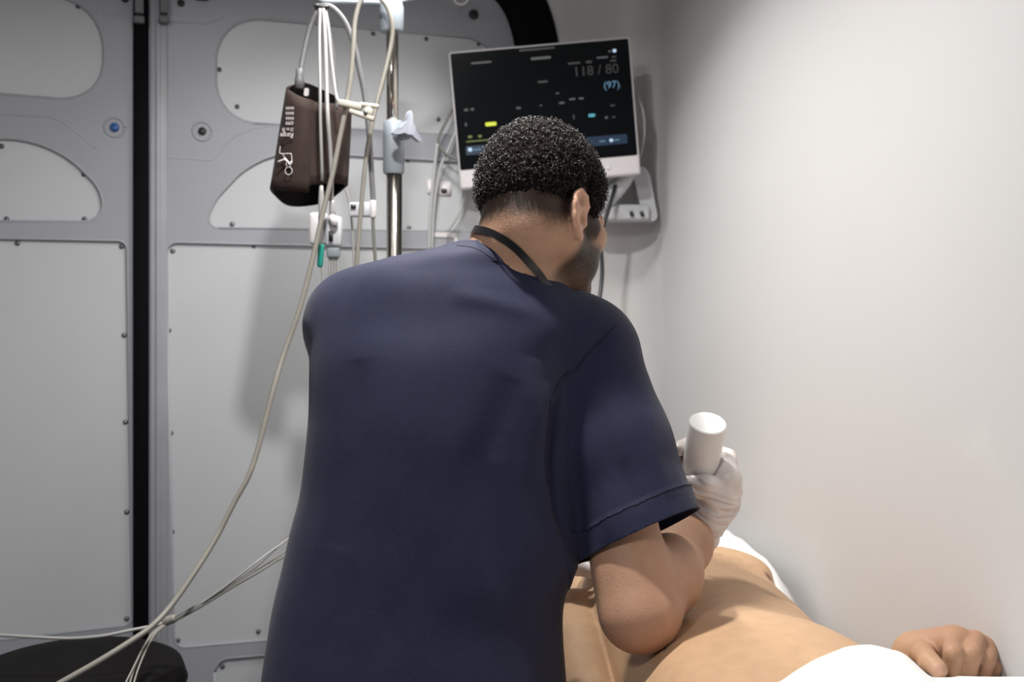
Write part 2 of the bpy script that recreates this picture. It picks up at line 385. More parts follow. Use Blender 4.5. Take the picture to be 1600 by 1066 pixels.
# ================================================================== REAR DOORS
def door_leaf(name, u0, u1, z0, z1, panels, creases):
    outer = [(u0, z0), (u1, z0), (u1, z1), (u0, z1)]
    bm = bmesh.new()
    def loop(P):
        vs = [bm.verts.new((p[0], 0, p[1])) for p in P]
        for i in range(len(vs)): bm.edges.new((vs[i-1], vs[i]))
    loop(outer)
    for P in panels: loop(P)
    bmesh.ops.triangle_fill(bm, use_beauty=True, use_dissolve=False, edges=bm.edges[:])
    bm.verts.index_update()
    V = [d3(v.co.x, v.co.z) for v in bm.verts]; Fc = []
    for f in bm.faces:
        q = [v.index for v in f.verts]
        if np.cross(V[q[1]]-V[q[0]], V[q[2]]-V[q[0]])[1] > 0: q = q[::-1]
        Fc.append(tuple(q))
    bm.free()
    o = obj(name, V, Fc, 'door', smooth=False); o['kind'] = 'structure'; solid(o, 0.03, -1)
    for P in panels:
        c = np.mean(P, 0)
        big = [np.array(p)+nrm(np.array(p)-c)*0.012 for p in P]
        obj('panel', *prism(big, d3, -0.006, -0.0105), 'panel', o, smooth=False)
        obj('panel_lip', *tube([d3(p[0], p[1], -0.003) for p in list(P)+[P[0]]], 0.0042, 6), 'door', o)
    for cr in creases:
        pts = catmull([d3(*dplane(*p), -0.0032) for p in cr], 8); obj('pressed_crease', *tube(pts, 0.0045, 6), 'door', o)
    return o
def pp(P, r): return roundpoly([dplane(*p) for p in P], r)
uA = dplane(213, 500)[0]; uB = dplane(238, 500)[0]
left = [pp([(-330, 120), (-330, -20), (163, -6), (163, 161)], [0.05, 0.05, 0.11, 0.09]),
        pp([(-330, 345), (-330, 203), (82, 219), (163, 300), (158, 347)], [0.05, 0.05, 0.09, 0.07, 0.05]),
        pp([(-330, 1040), (-330, 366), (199, 376), (208, 977)], 0.02),
        pp([(-330, 1400), (-330, 1068), (200, 1006), (200, 1320)], 0.03)]
d1 = door_leaf('door_1', dplane(-420, 500)[0], uA, 0.04, CEIL, left,
               [[(-60, 176), (40, 181), (85, 185), (124, 210), (150, 232)], [(161, 22), (185, 26), (214, 28)]])
right = [pp([(337, 190), (337, 22), (782, 62), (782, 215)], [0.09, 0.10, 0.09, 0.05]),
         pp([(322, 357), (330, 318), (408, 234), (782, 256), (790, 362)], [0.07, 0.05, 0.13, 0.06, 0.05]),
         pp([(259, 378), (800, 391), (805, 968), (271, 1014)], 0.025),
         pp([(335, 1031), (800, 990), (800, 1250), (338, 1300)], 0.03)]
uR = dplane(836, 500)[0]
d2 = door_leaf('door_2', dplane(240, 500)[0], uR, 0.04, CEIL, right,
               [[(255, 246), (300, 248), (332, 249), (353, 226), (375, 209), (420, 197), (520, 200)], [(263, 34), (300, 36), (330, 36), (349, 27)]])
sv, sf = lathe([(0.0058, 0), (0.0058, 0.0015), (0.0042, 0.003), (0.0, 0.0034)], (0, 0, 0), (0, 1, 0), 12)
scr0 = None
def put_screws(door, pts):
    global scr0
    for px, py in pts:
        u, z = dplane(px, py); loc = d3(u, z, -0.0062)
        if scr0 is None:
            scr0 = obj('screw', sv, sf, 'screw', door, keep=True)
            scr0.matrix_basis = Matrix.Translation(Vector(loc)) @ DR.to_4x4(); scr0.matrix_parent_inverse = Matrix.Translation(-WORLD[door.name])
        else: share('screw', scr0, loc, DR, door)
put_screws(d1, [(122, 9), (123, 154), (2, 228), (131, 272), (10, 342), (132, 342), (27, 380), (190, 385), (194, 524), (196, 660), (198, 801), (198, 968), (15, 1000)])
put_screws(d2, [(363, 36), (343, 108), (371, 166), (365, 271), (363, 350), (270, 392), (397, 384), (264, 516), (267, 677), (269, 832), (278, 1002), (404, 988), (584, 52), (667, 60), (749, 68), (686, 186), (638, 250), (640, 356), (348, 1043)])
def plug(door, px, py, r, ring, m, label=None):
    u, z = dplane(px, py)
    o = obj('plug', *lathe([(r, -0.002), (r, 0.003), (r*0.8, 0.006), (0.0, 0.0065)], d3(u, z), (EN[0], EN[1], 0), 20), m, door)
    if label: o['label'] = label
    if ring:
        th = np.linspace(0, 2*math.pi, 33)
        obj('plug_ring', *tube([d3(u+ring*math.cos(t), z+ring*math.sin(t), -0.0015) for t in th], 0.0035, 6), 'door', door)
plug(d1, 179, 199, 0.0105, 0.022, 'blue', 'round blue plastic plug')
plug(d1, 195, -2, 0.009, 0, 'plug'); plug(d2, 316, 205, 0.0095, 0.022, 'plug', 'round dark brown plug')
plug(d2, 283, 5, 0.0085, 0, 'plug'); plug(d2, 740, 23, 0.013, 0, 'plug')
u, z = dplane(315, 0); obj('catch_plate', *box(d3(u, z+0.008, 0.006), (0.03, 0.012, 0.02), bev=0.003), 'plug', d2)
# centre gasket, return flange and latches between the leaves
def vstrip(name, pxl, pxr, w0, w1, m, bev=0.006):
    a = dplane(pxl, 500)[0]; b = dplane(pxr, 500)[0]
    o = obj(name, *box(d3((a+b)/2, CEIL/2+0.02, (w0+w1)/2), (b-a, w1-w0, CEIL-0.04), np.array(DR), bev), m, autosmooth=40); o['kind'] = 'structure'; return o
vstrip('trim_1', 208, 233, -0.004, 0.014, 'rubber')
vstrip('trim_2', 234, 262, -0.014, 0.008, 'post', 0.004)
vstrip('trim_4', 243, 251, 0.0, 0.012, 'post', 0.003)
for px in (217, 256):
    u, z = dplane(px, 4)
    bm_ = MB(); bm_.add(*box(d3(u, z+0.01, 0.02), (0.02, 0.02, 0.085), np.array(DR), 0.004)); bm_.add(*box(d3(u, z-0.045, 0.018), (0.024, 0.016, 0.018), np.array(DR), 0.004))
    bm_.obj('latch_guide', 'latch', d1 if px < 230 else d2, autosmooth=40)
# black seal band round the right edge of the opening
cl = catmull([d3(*dplane(560, -84)), d3(*dplane(690, -66)), d3(*dplane(775, -40)), d3(*dplane(817, 6)), d3(*dplane(838, 75)), d3(*dplane(846, 160)), d3(*dplane(849, 300)), d3(*dplane(850, 600)), d3(*dplane(850, 1120))], 10)
V = []; Fq = []
T = np.gradient(cl, axis=0); nn = np.array([EN[0], EN[1], 0])
for i, p in enumerate(cl):
    t = nrm(T[i]); s = np.cross(t, nn); hw = 0.062
    for a, b in ((-hw, -0.004), (-hw, 0.014), (-hw*0.7, 0.024), (hw*0.7, 0.024), (hw, 0.014), (hw, -0.004)): V.append(p+s*a+nn*b)
for i in range(len(cl)-1):
    for k in range(6): Fq.append((i*6+k, i*6+(k+1) % 6, (i+1)*6+(k+1) % 6, (i+1)*6+k))
obj('trim_3', V, Fq, 'rubber')['kind'] = 'structure'
# stickers and card holder on the right door
def sticker(px0, py0, px1, py1, label):
    a = dplane(px0, py0); b = dplane(px1, py1)
    return obj('sticker', *prism(roundpoly([(a[0], a[1]), (b[0], a[1]), (b[0], b[1]), (a[0], b[1])], 0.004, 3), d3, -0.0055, -0.003), 'whiteplastic'), a, b
s1, a, b = sticker(682, 283, 706, 306, '')
setp(s1, 'square white sticker with a dark dot on the door left of the monitor', 'sticker')
dt = roundpoly([(a[0]+(b[0]-a[0])*x, a[1]+(b[1]-a[1])*y) for x, y in ((0.32, 0.5), (0.7, 0.5), (0.7, 0.85), (0.32, 0.85))], 0.004, 3)
obj('dot', *prism(dt, d3, -0.003, -0.0024), 'plug', s1)
s2, a, b = sticker(668, 280, 678, 303, '')
setp(s2, 'narrow blank white sticker strip on the door beside the dotted sticker', 'sticker')
u0, z0 = dplane(672, 363); u1, z1 = dplane(714, 392)
ch = empty('card_holder', d3((u0+u1)/2, z1, 0), 'white framed card holder on the rear door just above his left shoulder', 'card holder')
fr = MB()
for (ua, za, ub, zb) in ((u0, z0, u1, z0-0.012), (u0, z1+0.006, u1, z1), (u0, z0, u0+0.008, z1), (u1-0.008, z0, u1, z1)):
    fr.add(*prism([(ua, za), (ub, za), (ub, zb), (ua, zb)], d3, -0.006, 0.003))
fr.obj('holder_frame', 'whiteplastic', ch, smooth=False)
obj('card', *prism([(u0+0.006, z0-0.01), (u1-0.006, z0-0.01), (u1-0.006, z1+0.004), (u0+0.006, z1+0.004)], d3, -0.0055, -0.003), 'greyplastic', ch, smooth=False)
zz = (z0+z1)/2
obj('card_print', *prism([(u0+0.014, zz+0.008), (u1-0.014, zz+0.008), (u1-0.014, zz-0.004), (u0+0.014, zz-0.004)], d3, -0.003, -0.0022), 'screw', ch, smooth=False)

# ================================================================== MONITOR
MD = 2.6
mc = (W(700, 82, MD)+W(984, 58, MD)+W(1000, 278, MD)+W(722, 290, MD))/4
roll = math.radians(4.9)
mr = np.array([math.cos(roll), 0, math.sin(roll)]); mu = np.array([-math.sin(roll), 0, math.cos(roll)]); mu = nrm(mu+np.array([0, -0.05, 0])); mf = np.cross(mu, mr)  # mf towards camera? fixed below
mf = np.cross(mr, mu); mf = mf if mf[1] < 0 else -mf
MW, MH = 0.463, 0.350
def mp(u, v, w): return mc+mr*u+mu*v+mf*w
RM = np.stack([mr, -mf, mu], 1)
mon = empty('patient_monitor', mc-mu*MH/2, 'flat black screened vital signs monitor in a white case behind his head', 'monitor')
obj('monitor_case', *box(mp(0, 0, -0.02), (MW, 0.04, MH), RM, 0.008, 3), 'whiteplastic', mon, autosmooth=50)
obj('rear_housing', *box(mp(0.04, -0.02, -0.055), (0.26, 0.04, 0.2), RM, 0.015, 3), 'whiteplastic', mon, autosmooth=50)
SX0, SX1, SY0, SY1 = -MW/2+0.005, MW/2-0.006, -MH/2+0.050, MH/2-0.006
scr = obj('screen', *prism(roundpoly([(SX0, SY0), (SX1, SY0), (SX1, SY1), (SX0, SY1)], 0.004, 3), mp, 0.0, 0.0015), 'black', mon, smooth=False)
obj('power_button', *lathe([(0.006, 0), (0.006, 0.001), (0.005, 0.0015), (0, 0.0015)], mp(0.15, -MH/2+0.024, 0), mf, 16), 'greyplastic', mon)
def mpx(px, py):
    q = W(px, py, 1.0)-np.array([0, 0, CH]); o = np.array([0, 0, CH]); t = (mc-o).dot(mf)/q.dot(mf); p = o+q*t-mc; return p.dot(mr), p.dot(mu)
def ui_bar(px0, py0, px1, py1, m, name='readout', w=0.0016):
    a = mpx(px0, py0); b = mpx(px1, py1); h = 0.0006
    u0, u1 = min(a[0], b[0]), max(a[0], b[0]); vm = mpx((px0+px1)/2, (py0+py1)/2)[1]; hh = abs(py1-py0)/F*MD/2
    return obj(name, *prism(roundpoly([(u0, vm-hh), (u1, vm-hh), (u1, vm+hh), (u0, vm+hh)], min(hh*0.6, 0.004), 3), mp, w, w+h), m, scr, smooth=False)
def ui_text(s, px, py, hpx, m):
    u, v = mpx(px, py); size = hpx/F*MD/0.70
    obj('readout', *text_mesh(s, size, lambda a, b, c: mp(u+a, v+b, 0.0018+c)), m, scr, smooth=False)
ui_text('118 / 80', 896, 120, 15, 'ui_dim'); ui_text('(97)', 943, 139, 11, 'ui_blue'); ui_text('2', 967, 138, 5, 'ui_dim')
for px, py, n, h, m in ((829, 91, 32, 4, 'ui_grey'), (736, 98, 32, 3, 'ui_dim'), (811, 77, 56, 3, 'ui_dim'), (887, 99, 20, 3, 'ui_dim'), (915, 97, 10, 4, 'ui_dim'), (932, 90, 18, 3, 'ui_grey'), (955, 89, 8, 3, 'ui_dim'),
                        (953, 95, 10, 3, 'ui_dim'), (840, 128, 16, 3, 'ui_dim'), (806, 169, 8, 4, 'ui_dim'), (843, 165, 4, 3, 'ui_dim'), (868, 146, 6, 3, 'ui_dim'), (873, 161, 9, 3, 'ui_grey'), (889, 155, 10, 3, 'ui_grey'), (904, 154, 8, 3, 'ui_grey'), (953, 165, 8, 3, 'ui_dim'),
                        (725, 172, 7, 4, 'ui_dim'), (735, 171, 6, 4, 'ui_dim'), (726, 195, 4, 6, 'ui_dim'), (945, 184, 5, 4, 'ui_grey'), (956, 183, 6, 3, 'ui_dim'), (731, 214, 7, 4, 'ui_green'), (747, 213, 6, 4, 'ui_green'), (895, 183, 3, 8, 'ui_dim')):
    ui_bar(px, py-h/2, px+n, py+h/2, m)
ui_bar(957, 191-10-104, 963, 82, 'ui_white'); ui_bar(950, 79, 955, 82, 'ui_grey')
ui_bar(758, 191, 776, 197, 'ui_yellow'); ui_bar(919, 178, 930, 183, 'ui_cyan')
ui_bar(728, 219, 770, 221, 'ui_green')
ui_bar(727, 226, 800, 240, 'ui_bar'); ui_bar(915, 212, 981, 227, 'ui_bar')
ui_bar(731, 231, 738, 237, 'ui_white', w=0.0023); ui_bar(739, 233, 752, 235, 'ui_blue', w=0.0023); ui_bar(936, 220, 946, 222, 'ui_blue', w=0.0023)
ui_bar(952, 217, 958, 222, 'ui_white', w=0.0023); ui_bar(959, 218, 968, 220, 'ui_blue', w=0.0023)
# wall bracket behind / under the monitor
br = empty('monitor_bracket', W(985, 348, 2.74), 'pale grey arm bracket with two slots under the monitor corner', 'bracket')
b1 = MB(); b1.add(*box(W(968, 334, 2.735), (0.15, 0.09, 0.042), None, 0.008, 2)); b1.obj('bracket_box', 'greyplastic', br, autosmooth=50)
pl = [W(x, y, 2.74) for x, y in ((985, 264), (1004, 262), (1013, 272), (1018, 300), (1026, 341), (1020, 348), (1005, 344), (998, 320))]
obj('side_cover', *prism(roundpoly([(p[0], p[2]) for p in pl], 0.008, 4), lambda u, v, w: np.array([u, 2.715+w, v]), 0, 0.06), 'greyplastic', br, autosmooth=40)
obj('curved_arm', *tube(catmull([W(930, 322, 2.70), W(950, 306, 2.69), W(968, 290, 2.68), W(982, 268, 2.67), W(984, 240, 2.67)], 8), [0.030, 0.028, 0.023, 0.02, 0.02], 12), 'greyplastic', br)
for px in (987, 1003):
    p = W(px, 334, 2.688); obj('slot', *tube([p+np.array([-0.002, 0, 0.006]), p+np.array([0.003, 0, -0.007])], 0.0050, 10), 'plug', br)

# ================================================================== CABLES
def cable(name, pts, dd, rpx, m, label, cat='cable', n=8, parent=None, group=None):
    D = np.interp(np.linspace(0, 1, len(pts)), np.linspace(0, 1, len(dd)), dd) if not np.isscalar(dd) else np.full(len(pts), dd)
    P = catmull([W(p[0], p[1], d) for p, d in zip(pts, D)], 8); r = rpx/F*float(np.mean(D))
    o = obj(name, *tube(P, r, n), m, parent)
    if parent is None: setp(o, label, cat, group)
    elif label: o['label'] = label
    return o
# ---- IV pole
PD = 2.15
px_pole = W(613, 0, PD)[0]
pole = empty('iv_pole', (px_pole+0.002, PD, 0), 'chrome drip pole with grey clamps standing left of the monitor', 'pole')
def vz(py, d=PD): return CH-(py-HZ)/F*d
obj('upper_pole', *lathe([(0.0125, vz(250)), (0.0125, vz(-40))], (px_pole, PD, 0), n=20), 'chrome', pole)
obj('lower_pole', *lathe([(0.0165, 0.10), (0.0165, vz(262))], (W(616, 0, PD)[0], PD, 0), n=20), 'chrome', pole)
obj('collar', *lathe([(0.024, vz(50)), (0.0255, vz(47)), (0.0255, vz(12)), (0.022, vz(4)), (0.018, vz(-10))], (W(612, 0, PD)[0], PD, 0), n=24), 'clampgrey', pole, autosmooth=40)
cb = MB(); cb.add(*lathe([(0.020, vz(272)), (0.0225, vz(268)), (0.0225, vz(215)), (0.0215, vz(192)), (0.0195, vz(190))], (W(615, 0, PD)[0], PD, 0), n=24))
cb.add(*lathe([(0.008, 0), (0.012, 0.03), (0.013, 0.045)], W(616, 215, PD-0.012), (0.62, -0.75, 0.05), n=14))
cl_ = cb.obj('clamp', 'clampgrey', pole, autosmooth=40)
# three lobed knob
kc = W(637, 201, PD-0.055); ku = nrm([0.9, 0.45, 0]); kv = np.array([0, 0, 1.0]); kn = nrm(np.cross(ku, kv)); kn = kn if kn[1] < 0 else -kn
kp = []
for i in range(72):
    t = 2*math.pi*i/72; r = 0.0095+0.027*max(0, math.cos(1.5*(t-math.radians(82))))**10 if False else 0
    dmin = min(abs((t-math.radians(a)+math.pi) % (2*math.pi)-math.pi) for a in (84, 200, 318))
    r = 0.0135+0.0235*math.exp(-(dmin/0.27)**2); kp.append((r*math.cos(t), r*math.sin(t)))
obj('knob', *prism(kp, lambda u, v, w: kc+ku*u+kv*v+kn*(w+0.004*(1-(u*u+v*v)/0.0015)*(1 if w > 0 else 0)), -0.007, 0.007), 'knob', pole, smooth=False)
# hook arms on top of the pole
hk = MB(); hk.add(*tube(catmull([W(612, 6, PD), W(575, 4, PD), W(540, 3, PD-0.02), W(505, 2, PD-0.04), W(497, -6, PD-0.04)], 6), 0.006, 10))
hk.add(*tube(catmull([W(612, 6, PD), W(640, -2, PD+0.03), W(668, -8, PD+0.06), W(676, -18, PD+0.06)], 6), 0.006, 10))
hk.obj('hook', 'clampgrey', pole)
for k in range(5):
    t = 2*math.pi*k/5+0.3; e = np.array([px_pole+0.002+0.22*math.cos(t), PD+0.22*math.sin(t), 0.06]); c = np.array([px_pole+0.002, PD, 0.11])
    lg = obj('leg', *tube([c, c*0.5+e*0.5+np.array([0, 0, 0.004]), e], [0.014, 0.011, 0.009], 10), 'clampgrey', pole)
    obj('caster', *lathe([(0.024, -0.01), (0.027, -0.006), (0.027, 0.006), (0.024, 0.01)], e-np.array([0, 0, 0.033]), (math.cos(t), math.sin(t), 0), 16), 'plug', lg)
# ---- tie of the hose bundle
th = np.linspace(0, 2*math.pi, 20)
tie = obj('cable_tie', *tube([W(503, 9, 2.09)+np.array([0.014*math.cos(t), 0.012*math.sin(t), 0.006*math.sin(t)]) for t in th], 0.0035, 8), 'plug')
setp(tie, 'black tie gathering the hoses at the hook end of the pole', 'tie')
# ---- BP cuff
cuff = empty('blood_pressure_cuff', W(480, 326, 2.1), 'brown folded blood pressure cuff with white print hanging by the pole', 'cuff')
prof = [((491, 158, 2.035), (483, 301, 2.035)), ((472, 152, 2.03), (456, 299, 2.03)), ((453, 142, 2.04), (428, 296, 2.04)), ((449, 139, 2.07), (424, 296, 2.07)), ((455, 134, 2.12), (430, 305, 2.12)),
        ((476, 130, 2.155), (450, 321, 2.155)), ((505, 141, 2.17), (480, 322, 2.17)), ((530, 153, 2.165), (512, 314, 2.165)), ((546, 161, 2.145), (539, 292, 2.145)), ((545, 163, 2.12), (538, 288, 2.115)), ((522, 162, 2.10), (516, 286, 2.095)), ((497, 160, 2.088), (490, 288, 2.085)), ((470, 157, 2.08), (462, 290, 2.08))]
top = catmull([W(*a) for a, b in prof], 6); bot = catmull([W(*b) for a, b in prof], 6)
V = []; Fq = []; nr_ = 9
for i in range(len(top)):
    for j in range(nr_):
        t = j/(nr_-1); V.append(top[i]*(1-t)+bot[i]*t+np.array([0, -0.006*math.sin(math.pi*t)*math.sin(i*0.35), 0]))
for i in range(len(top)-1):
    for j in range(nr_-1): Fq.append((i*nr_+j, i*nr_+j+1, (i+1)*nr_+j+1, (i+1)*nr_+j))
wrap = obj('cuff_wrap', V, Fq, 'brown', cuff); solid(wrap, 0.006, 0)
cen = (top.mean(0)+bot.mean(0))/2; Vl = np.array(V)
for k in range(len(Vl)):
    tj = (k % nr_)/(nr_-1); cc_ = top.mean(0)*(1-tj)+bot.mean(0)*tj; dd_ = cc_-Vl[k]; dd_[2] = 0; Vl[k] = Vl[k]+nrm(dd_)*0.0042
obj('cuff_lining', Vl, Fq, 'leather', cuff)
obj('hose_port', *lathe([(0.010, -0.01), (0.010, 0.008), (0.0075, 0.018), (0.0075, 0.03)], W(468, 131, 2.06), n=14), 'hosegrey', cuff)
obj('white_tag', *prism(roundpoly([(p[0], p[2]) for p in (W(475, 150, 2.135), W(476, 138, 2.135), W(483, 138, 2.135), W(482, 151, 2.135))], 0.003, 3), lambda u, v, w: np.array([u, 2.132+w, v]), 0, 0.004), 'print', cuff, smooth=False)
# upside-down print on the front flap
def flap(u, v, w, o, s=1):      # u reads right-to-left in the picture, v reads downwards (print is hung upside down)
    return o+np.array([-u, -w, 0])+np.array([0.14*v*-1, 0, -v])
CD = 2.017
def cuff_text(t, px, py, hpx, sq=0.72):
    o = W(px, py, CD); obj('print', *text_mesh(t, hpx/F*CD/0.72, lambda a, b, c: flap(a*sq, b, c, o), 0.0003), 'print', wrap, smooth=False)
cuff_text('Range', 459, 208, 8.0, 0.78); cuff_text('25 to 35', 459, 200, 5.2); cuff_text('cm', 459, 190, 7.5, 1.0)
for py in (167, 175, 183): cuff_text('kkkk', 459.5, py, 5.0, 1.0)
# seated figure pictogram, head down
ic = MB()
def icl(P, r=0.0008): ic.add(*tube(catmull([W(x, y, CD-0.001) for x, y in P], 4), r, 5))
icl([(438, 229), (437, 236), (438, 240), (450, 240), (455, 241), (456, 252), (456, 256)]); icl([(441, 240), (445, 246), (448, 249)])
icl([(448, 249), (441, 250), (434, 253)], 0.0016); icl([(443, 248), (449, 252), (453, 257), (456, 252)], 0.0022)
icl([(450+5.5*math.cos(t)+1, 267+6*math.sin(t)) for t in np.linspace(0, 2*math.pi, 13)]); icl([(447, 254), (448, 260)]); icl([(455, 256), (453, 261)])
ic.obj('pictogram', 'print', wrap)
# ---- the hoses and cables in the bundle
hose = cable('air_hose', [(468, 126), (472, 98), (482, 52), (494, 20), (506, 9), (522, 14), (540, 36), (553, 70), (562, 110), (570, 150), (576, 200), (580, 260), (583, 310), (583, 316)], [2.06, 2.09, 2.09, 2.1, 2.11, 2.11, 2.12], 4.6, 'hosegrey', 'thick grey air hose looping over the hook and into the brown cuff', 'hose')
cc = MB(); cc.add(*box(W(565, 328, 2.11), (0.05, 0.022, 0.030), None, 0.004)); cn = cc.obj('cable_coupling', 'greyplastic')
setp(cn, 'light grey coupling block with a white end on the hanging hose', 'connector')
obj('white_end', *lathe([(0.0055, -0.018), (0.0065, -0.015), (0.0065, 0.015), (0.0055, 0.018)], W(583, 327, 2.10), n=14), 'whiteplastic', cn)
obj('dark_port', *box(W(552, 323, 2.097), (0.010, 0.004, 0.008)), 'plug', cn)
cable('lead_cable', [(583, 341), (583, 350), (584, 370), (586, 400), (589, 440), (590, 520), (586, 640), (588, 760)], [2.10, 2.10], 2.8, 'cabledark', 'dark grey cable hanging below the white end of the coupling')
cable('lead_cable', [(540, 296), (545, 312), (549, 340), (551, 372), (553, 420), (554, 520), (552, 640), (556, 740)], [2.125, 2.13], 1.8, 'cablewhite', 'thin white lead passing behind the grey coupling block')
big = cable('monitor_cable', [(568, -6), (560, 10), (554, 36), (552, 70), (548, 120), (541, 165), (531, 215), (520, 270), (504, 335), (492, 390), (480, 440), (466, 490), (450, 535), (438, 570), (428, 605), (415, 655), (402, 705), (388, 745), (366, 785), (338, 840), (305, 893), (270, 943), (238, 978), (200, 1005), (150, 1036), (90, 1070), (30, 1105), (-40, 1180), (-90, 1330), (-120, 1560), (-190, 1740), (-330, 1770)], [2.05, 2.04, 2.03, 2.01, 1.98, 1.93, 1.88, 1.76, 1.66, 1.60, 1.60], 4.3, 'cream', 'long thick cream cable drooping from the pole down to the black stool')
cable('lead_cable', [(590, -6), (603, 8), (611, 30), (613, 55), (607, 90), (597, 130), (587, 168), (580, 200), (573, 240), (568, 285), (562, 350), (557, 420), (554, 480), (553, 600), (558, 780)], [2.09, 2.10, 2.085, 2.09, 2.09], 3.6, 'cream', 'cream cable crossing in front of the chrome pole top')
ec = empty('lead_connector', W(510, 386, 2.06), 'pale grey cluster plug with teal strain relief below the cuff', 'connector')
obj('connector_body', *box(W(498, 358, 2.075), (0.036, 0.028, 0.066), None, 0.007, 2), 'whiteplastic', ec, autosmooth=50)
obj('connector_body', *box(W(521, 362, 2.07), (0.034, 0.026, 0.062), None, 0.007, 2), 'greyplastic', ec, autosmooth=50)
obj('bright_cap', *tube([W(518, 336, 2.05), W(523, 352, 2.05)], [0.007, 0.0075], 10), 'whiteplastic', ec)
obj('dark_window', *box(W(517, 369, 2.054), (0.008, 0.004, 0.02)), 'plug', ec)
obj('ribbon_boot', *box(W(521, 394, 2.07), (0.026, 0.016, 0.024), None, 0.004), 'clampgrey', ec, autosmooth=50)
for k in range(4):
    cable('ribbon_lead', [(515+k*4.0, 398), (515+k*4.2, 425), (514+k*4.0, 470), (512+k*4, 520)], [2.07, 2.07], 2.0, 'cablewhite', None, parent=ec)
obj('teal_boot', *lathe([(0.0042, -0.024), (0.006, -0.02), (0.0068, 0.016), (0.006, 0.022)], W(501, 399, 2.055), (0.06, 0, 1), 14), 'teal', ec)['label'] = 'teal strain relief'
cable('thin_lead', [(502, 416), (504, 440), (506, 475), (508, 520)], [2.055, 2.06], 1.5, 'cablewhite', None, parent=ec)
cable('connector_cable', [(500, 14), (499, 60), (500, 130), (501, 200), (503, 262), (503, 282)], [2.07, 2.02, 2.05], 2.4, 'cablewhite', None, parent=ec)
obj('cable_sleeve', *lathe([(0.0045, -0.05), (0.006, -0.045), (0.0055, -0.02), (0.006, 0.0), (0.005, 0.02), (0.0035, 0.032)], W(502, 315, 2.05), n=12), 'cablewhite', ec)
cable('connector_cable', [(505, 14), (508, 60), (510, 120), (512, 180), (516, 230), (518, 280), (518, 316)], [2.08, 2.02, 2.05], 3.2, 'cablewhite', None, parent=ec)
obj('cable_sleeve', *lathe([(0.0055, -0.02), (0.0065, 0.0), (0.0055, 0.016), (0.004, 0.022)], W(519, 330, 2.05), n=12), 'cablewhite', ec)
# ---- finger clip sensor
fc = empty('finger_clip', W(560, 190, 2.03), 'cream spring finger clip sensor sticking out right of the cuff', 'sensor')
def seg_box(p, q, h, t, m, name):
    p, q = W(*p), W(*q); u = nrm(q-p); v = nrm(np.cross([0, -1.0, 0], u)); v = v if v[2] > 0 else -v; n3 = np.cross(u, v)
    return obj(name, *box((p+q)/2, (np.linalg.norm(q-p), t, h), np.stack([u, n3, v], 1), min(h, t)*0.28, 2), m, fc, autosmooth=50)
seg_box((528, 160, 2.02), (566, 168, 2.02), 0.013, 0.018, 'clipcream', 'upper_jaw'); seg_box((546, 173, 2.02), (585, 187, 2.02), 0.009, 0.018, 'clipcream', 'lower_jaw')
seg_box((562, 163, 2.02), (592, 167, 2.02), 0.007, 0.016, 'clipcream', 'finger_grip'); obj('spring', *lathe([(0.009, -0.009), (0.010, -0.007), (0.010, 0.007), (0.009, 0.009)], W(576, 175, 2.02), (0, 1, 0.1), 16), 'clipcream', fc)
obj('hinge_hole', *lathe([(0.004, -0.001), (0.004, 0.0015), (0, 0.002)], W(571, 176, 2.009), (0, -1, 0), 12), 'plug', fc)
cable('sensor_cable', [(508, 14), (513, 45), (517, 85), (521, 120), (525, 148), (529, 159)], [2.09, 2.06, 2.03], 2.8, 'cablewhite', None, parent=fc)
cable('lead_cable', [(509, 14), (516, 50), (522, 90), (525, 130), (526, 170)], [2.10, 2.10], 2.2, 'hosegrey', 'thin mauve grey lead dropping from the tie behind the cuff')
# ---- tubing by the monitor
cable('clear_tube', [(707, 170), (697, 190), (685, 218), (692, 236), (706, 246), (724, 252)], [2.63, 2.625, 2.63], 2.2, 'cabledark', 'thin dark grey lead looping at the left edge of the monitor')
cable('clear_tube', [(683, 225), (679, 260), (675, 300), (672, 340), (670, 392)], [2.62, 2.61], 2.6, 'clear', 'straight translucent tube hanging over the blank sticker')
cable('clear_tube', [(712, 205), (700, 235), (688, 262), (681, 300), (677, 340), (675, 392)], [2.64, 2.62], 2.0, 'clear', 'second translucent tube curving over the dotted sticker')
cable('clear_tube', [(718, 232), (724, 262), (726, 295), (720, 325), (710, 345), (698, 362)], [2.655, 2.65], 2.6, 'clear', 'grey tube hanging from the lower left corner of the monitor')
cable('clear_tube', [(995, 150), (1004, 172), (1007, 200), (1004, 228), (997, 252)], [2.66, 2.68], 2.0, 'clear', 'pale lead bowed out past the right edge of the monitor')
cable('clear_tube', [(992, 160), (1000, 190), (1001, 220), (995, 250)], [2.67, 2.69], 1.6, 'clear', 'inner pale lead close to the right edge of the monitor')
cable('black_cable', [(962, 290), (950, 330), (938, 372), (940, 400), (941, 425), (939, 450), (935, 480), (930, 530), (928, 620), (930, 740)], [2.66, 2.5, 2.4], 3.4, 'cableblack', 'black cable hanging down beside his bearded chin')
loop = obj('wire_loop', *tube([W(720+11*math.cos(t), -4+11*math.sin(t), 2.6) for t in np.linspace(0, 2*math.pi, 25)], 0.003, 6), 'whiteplastic')
setp(loop, 'white wire ring hanging at the top of the picture above the monitor', 'wire')
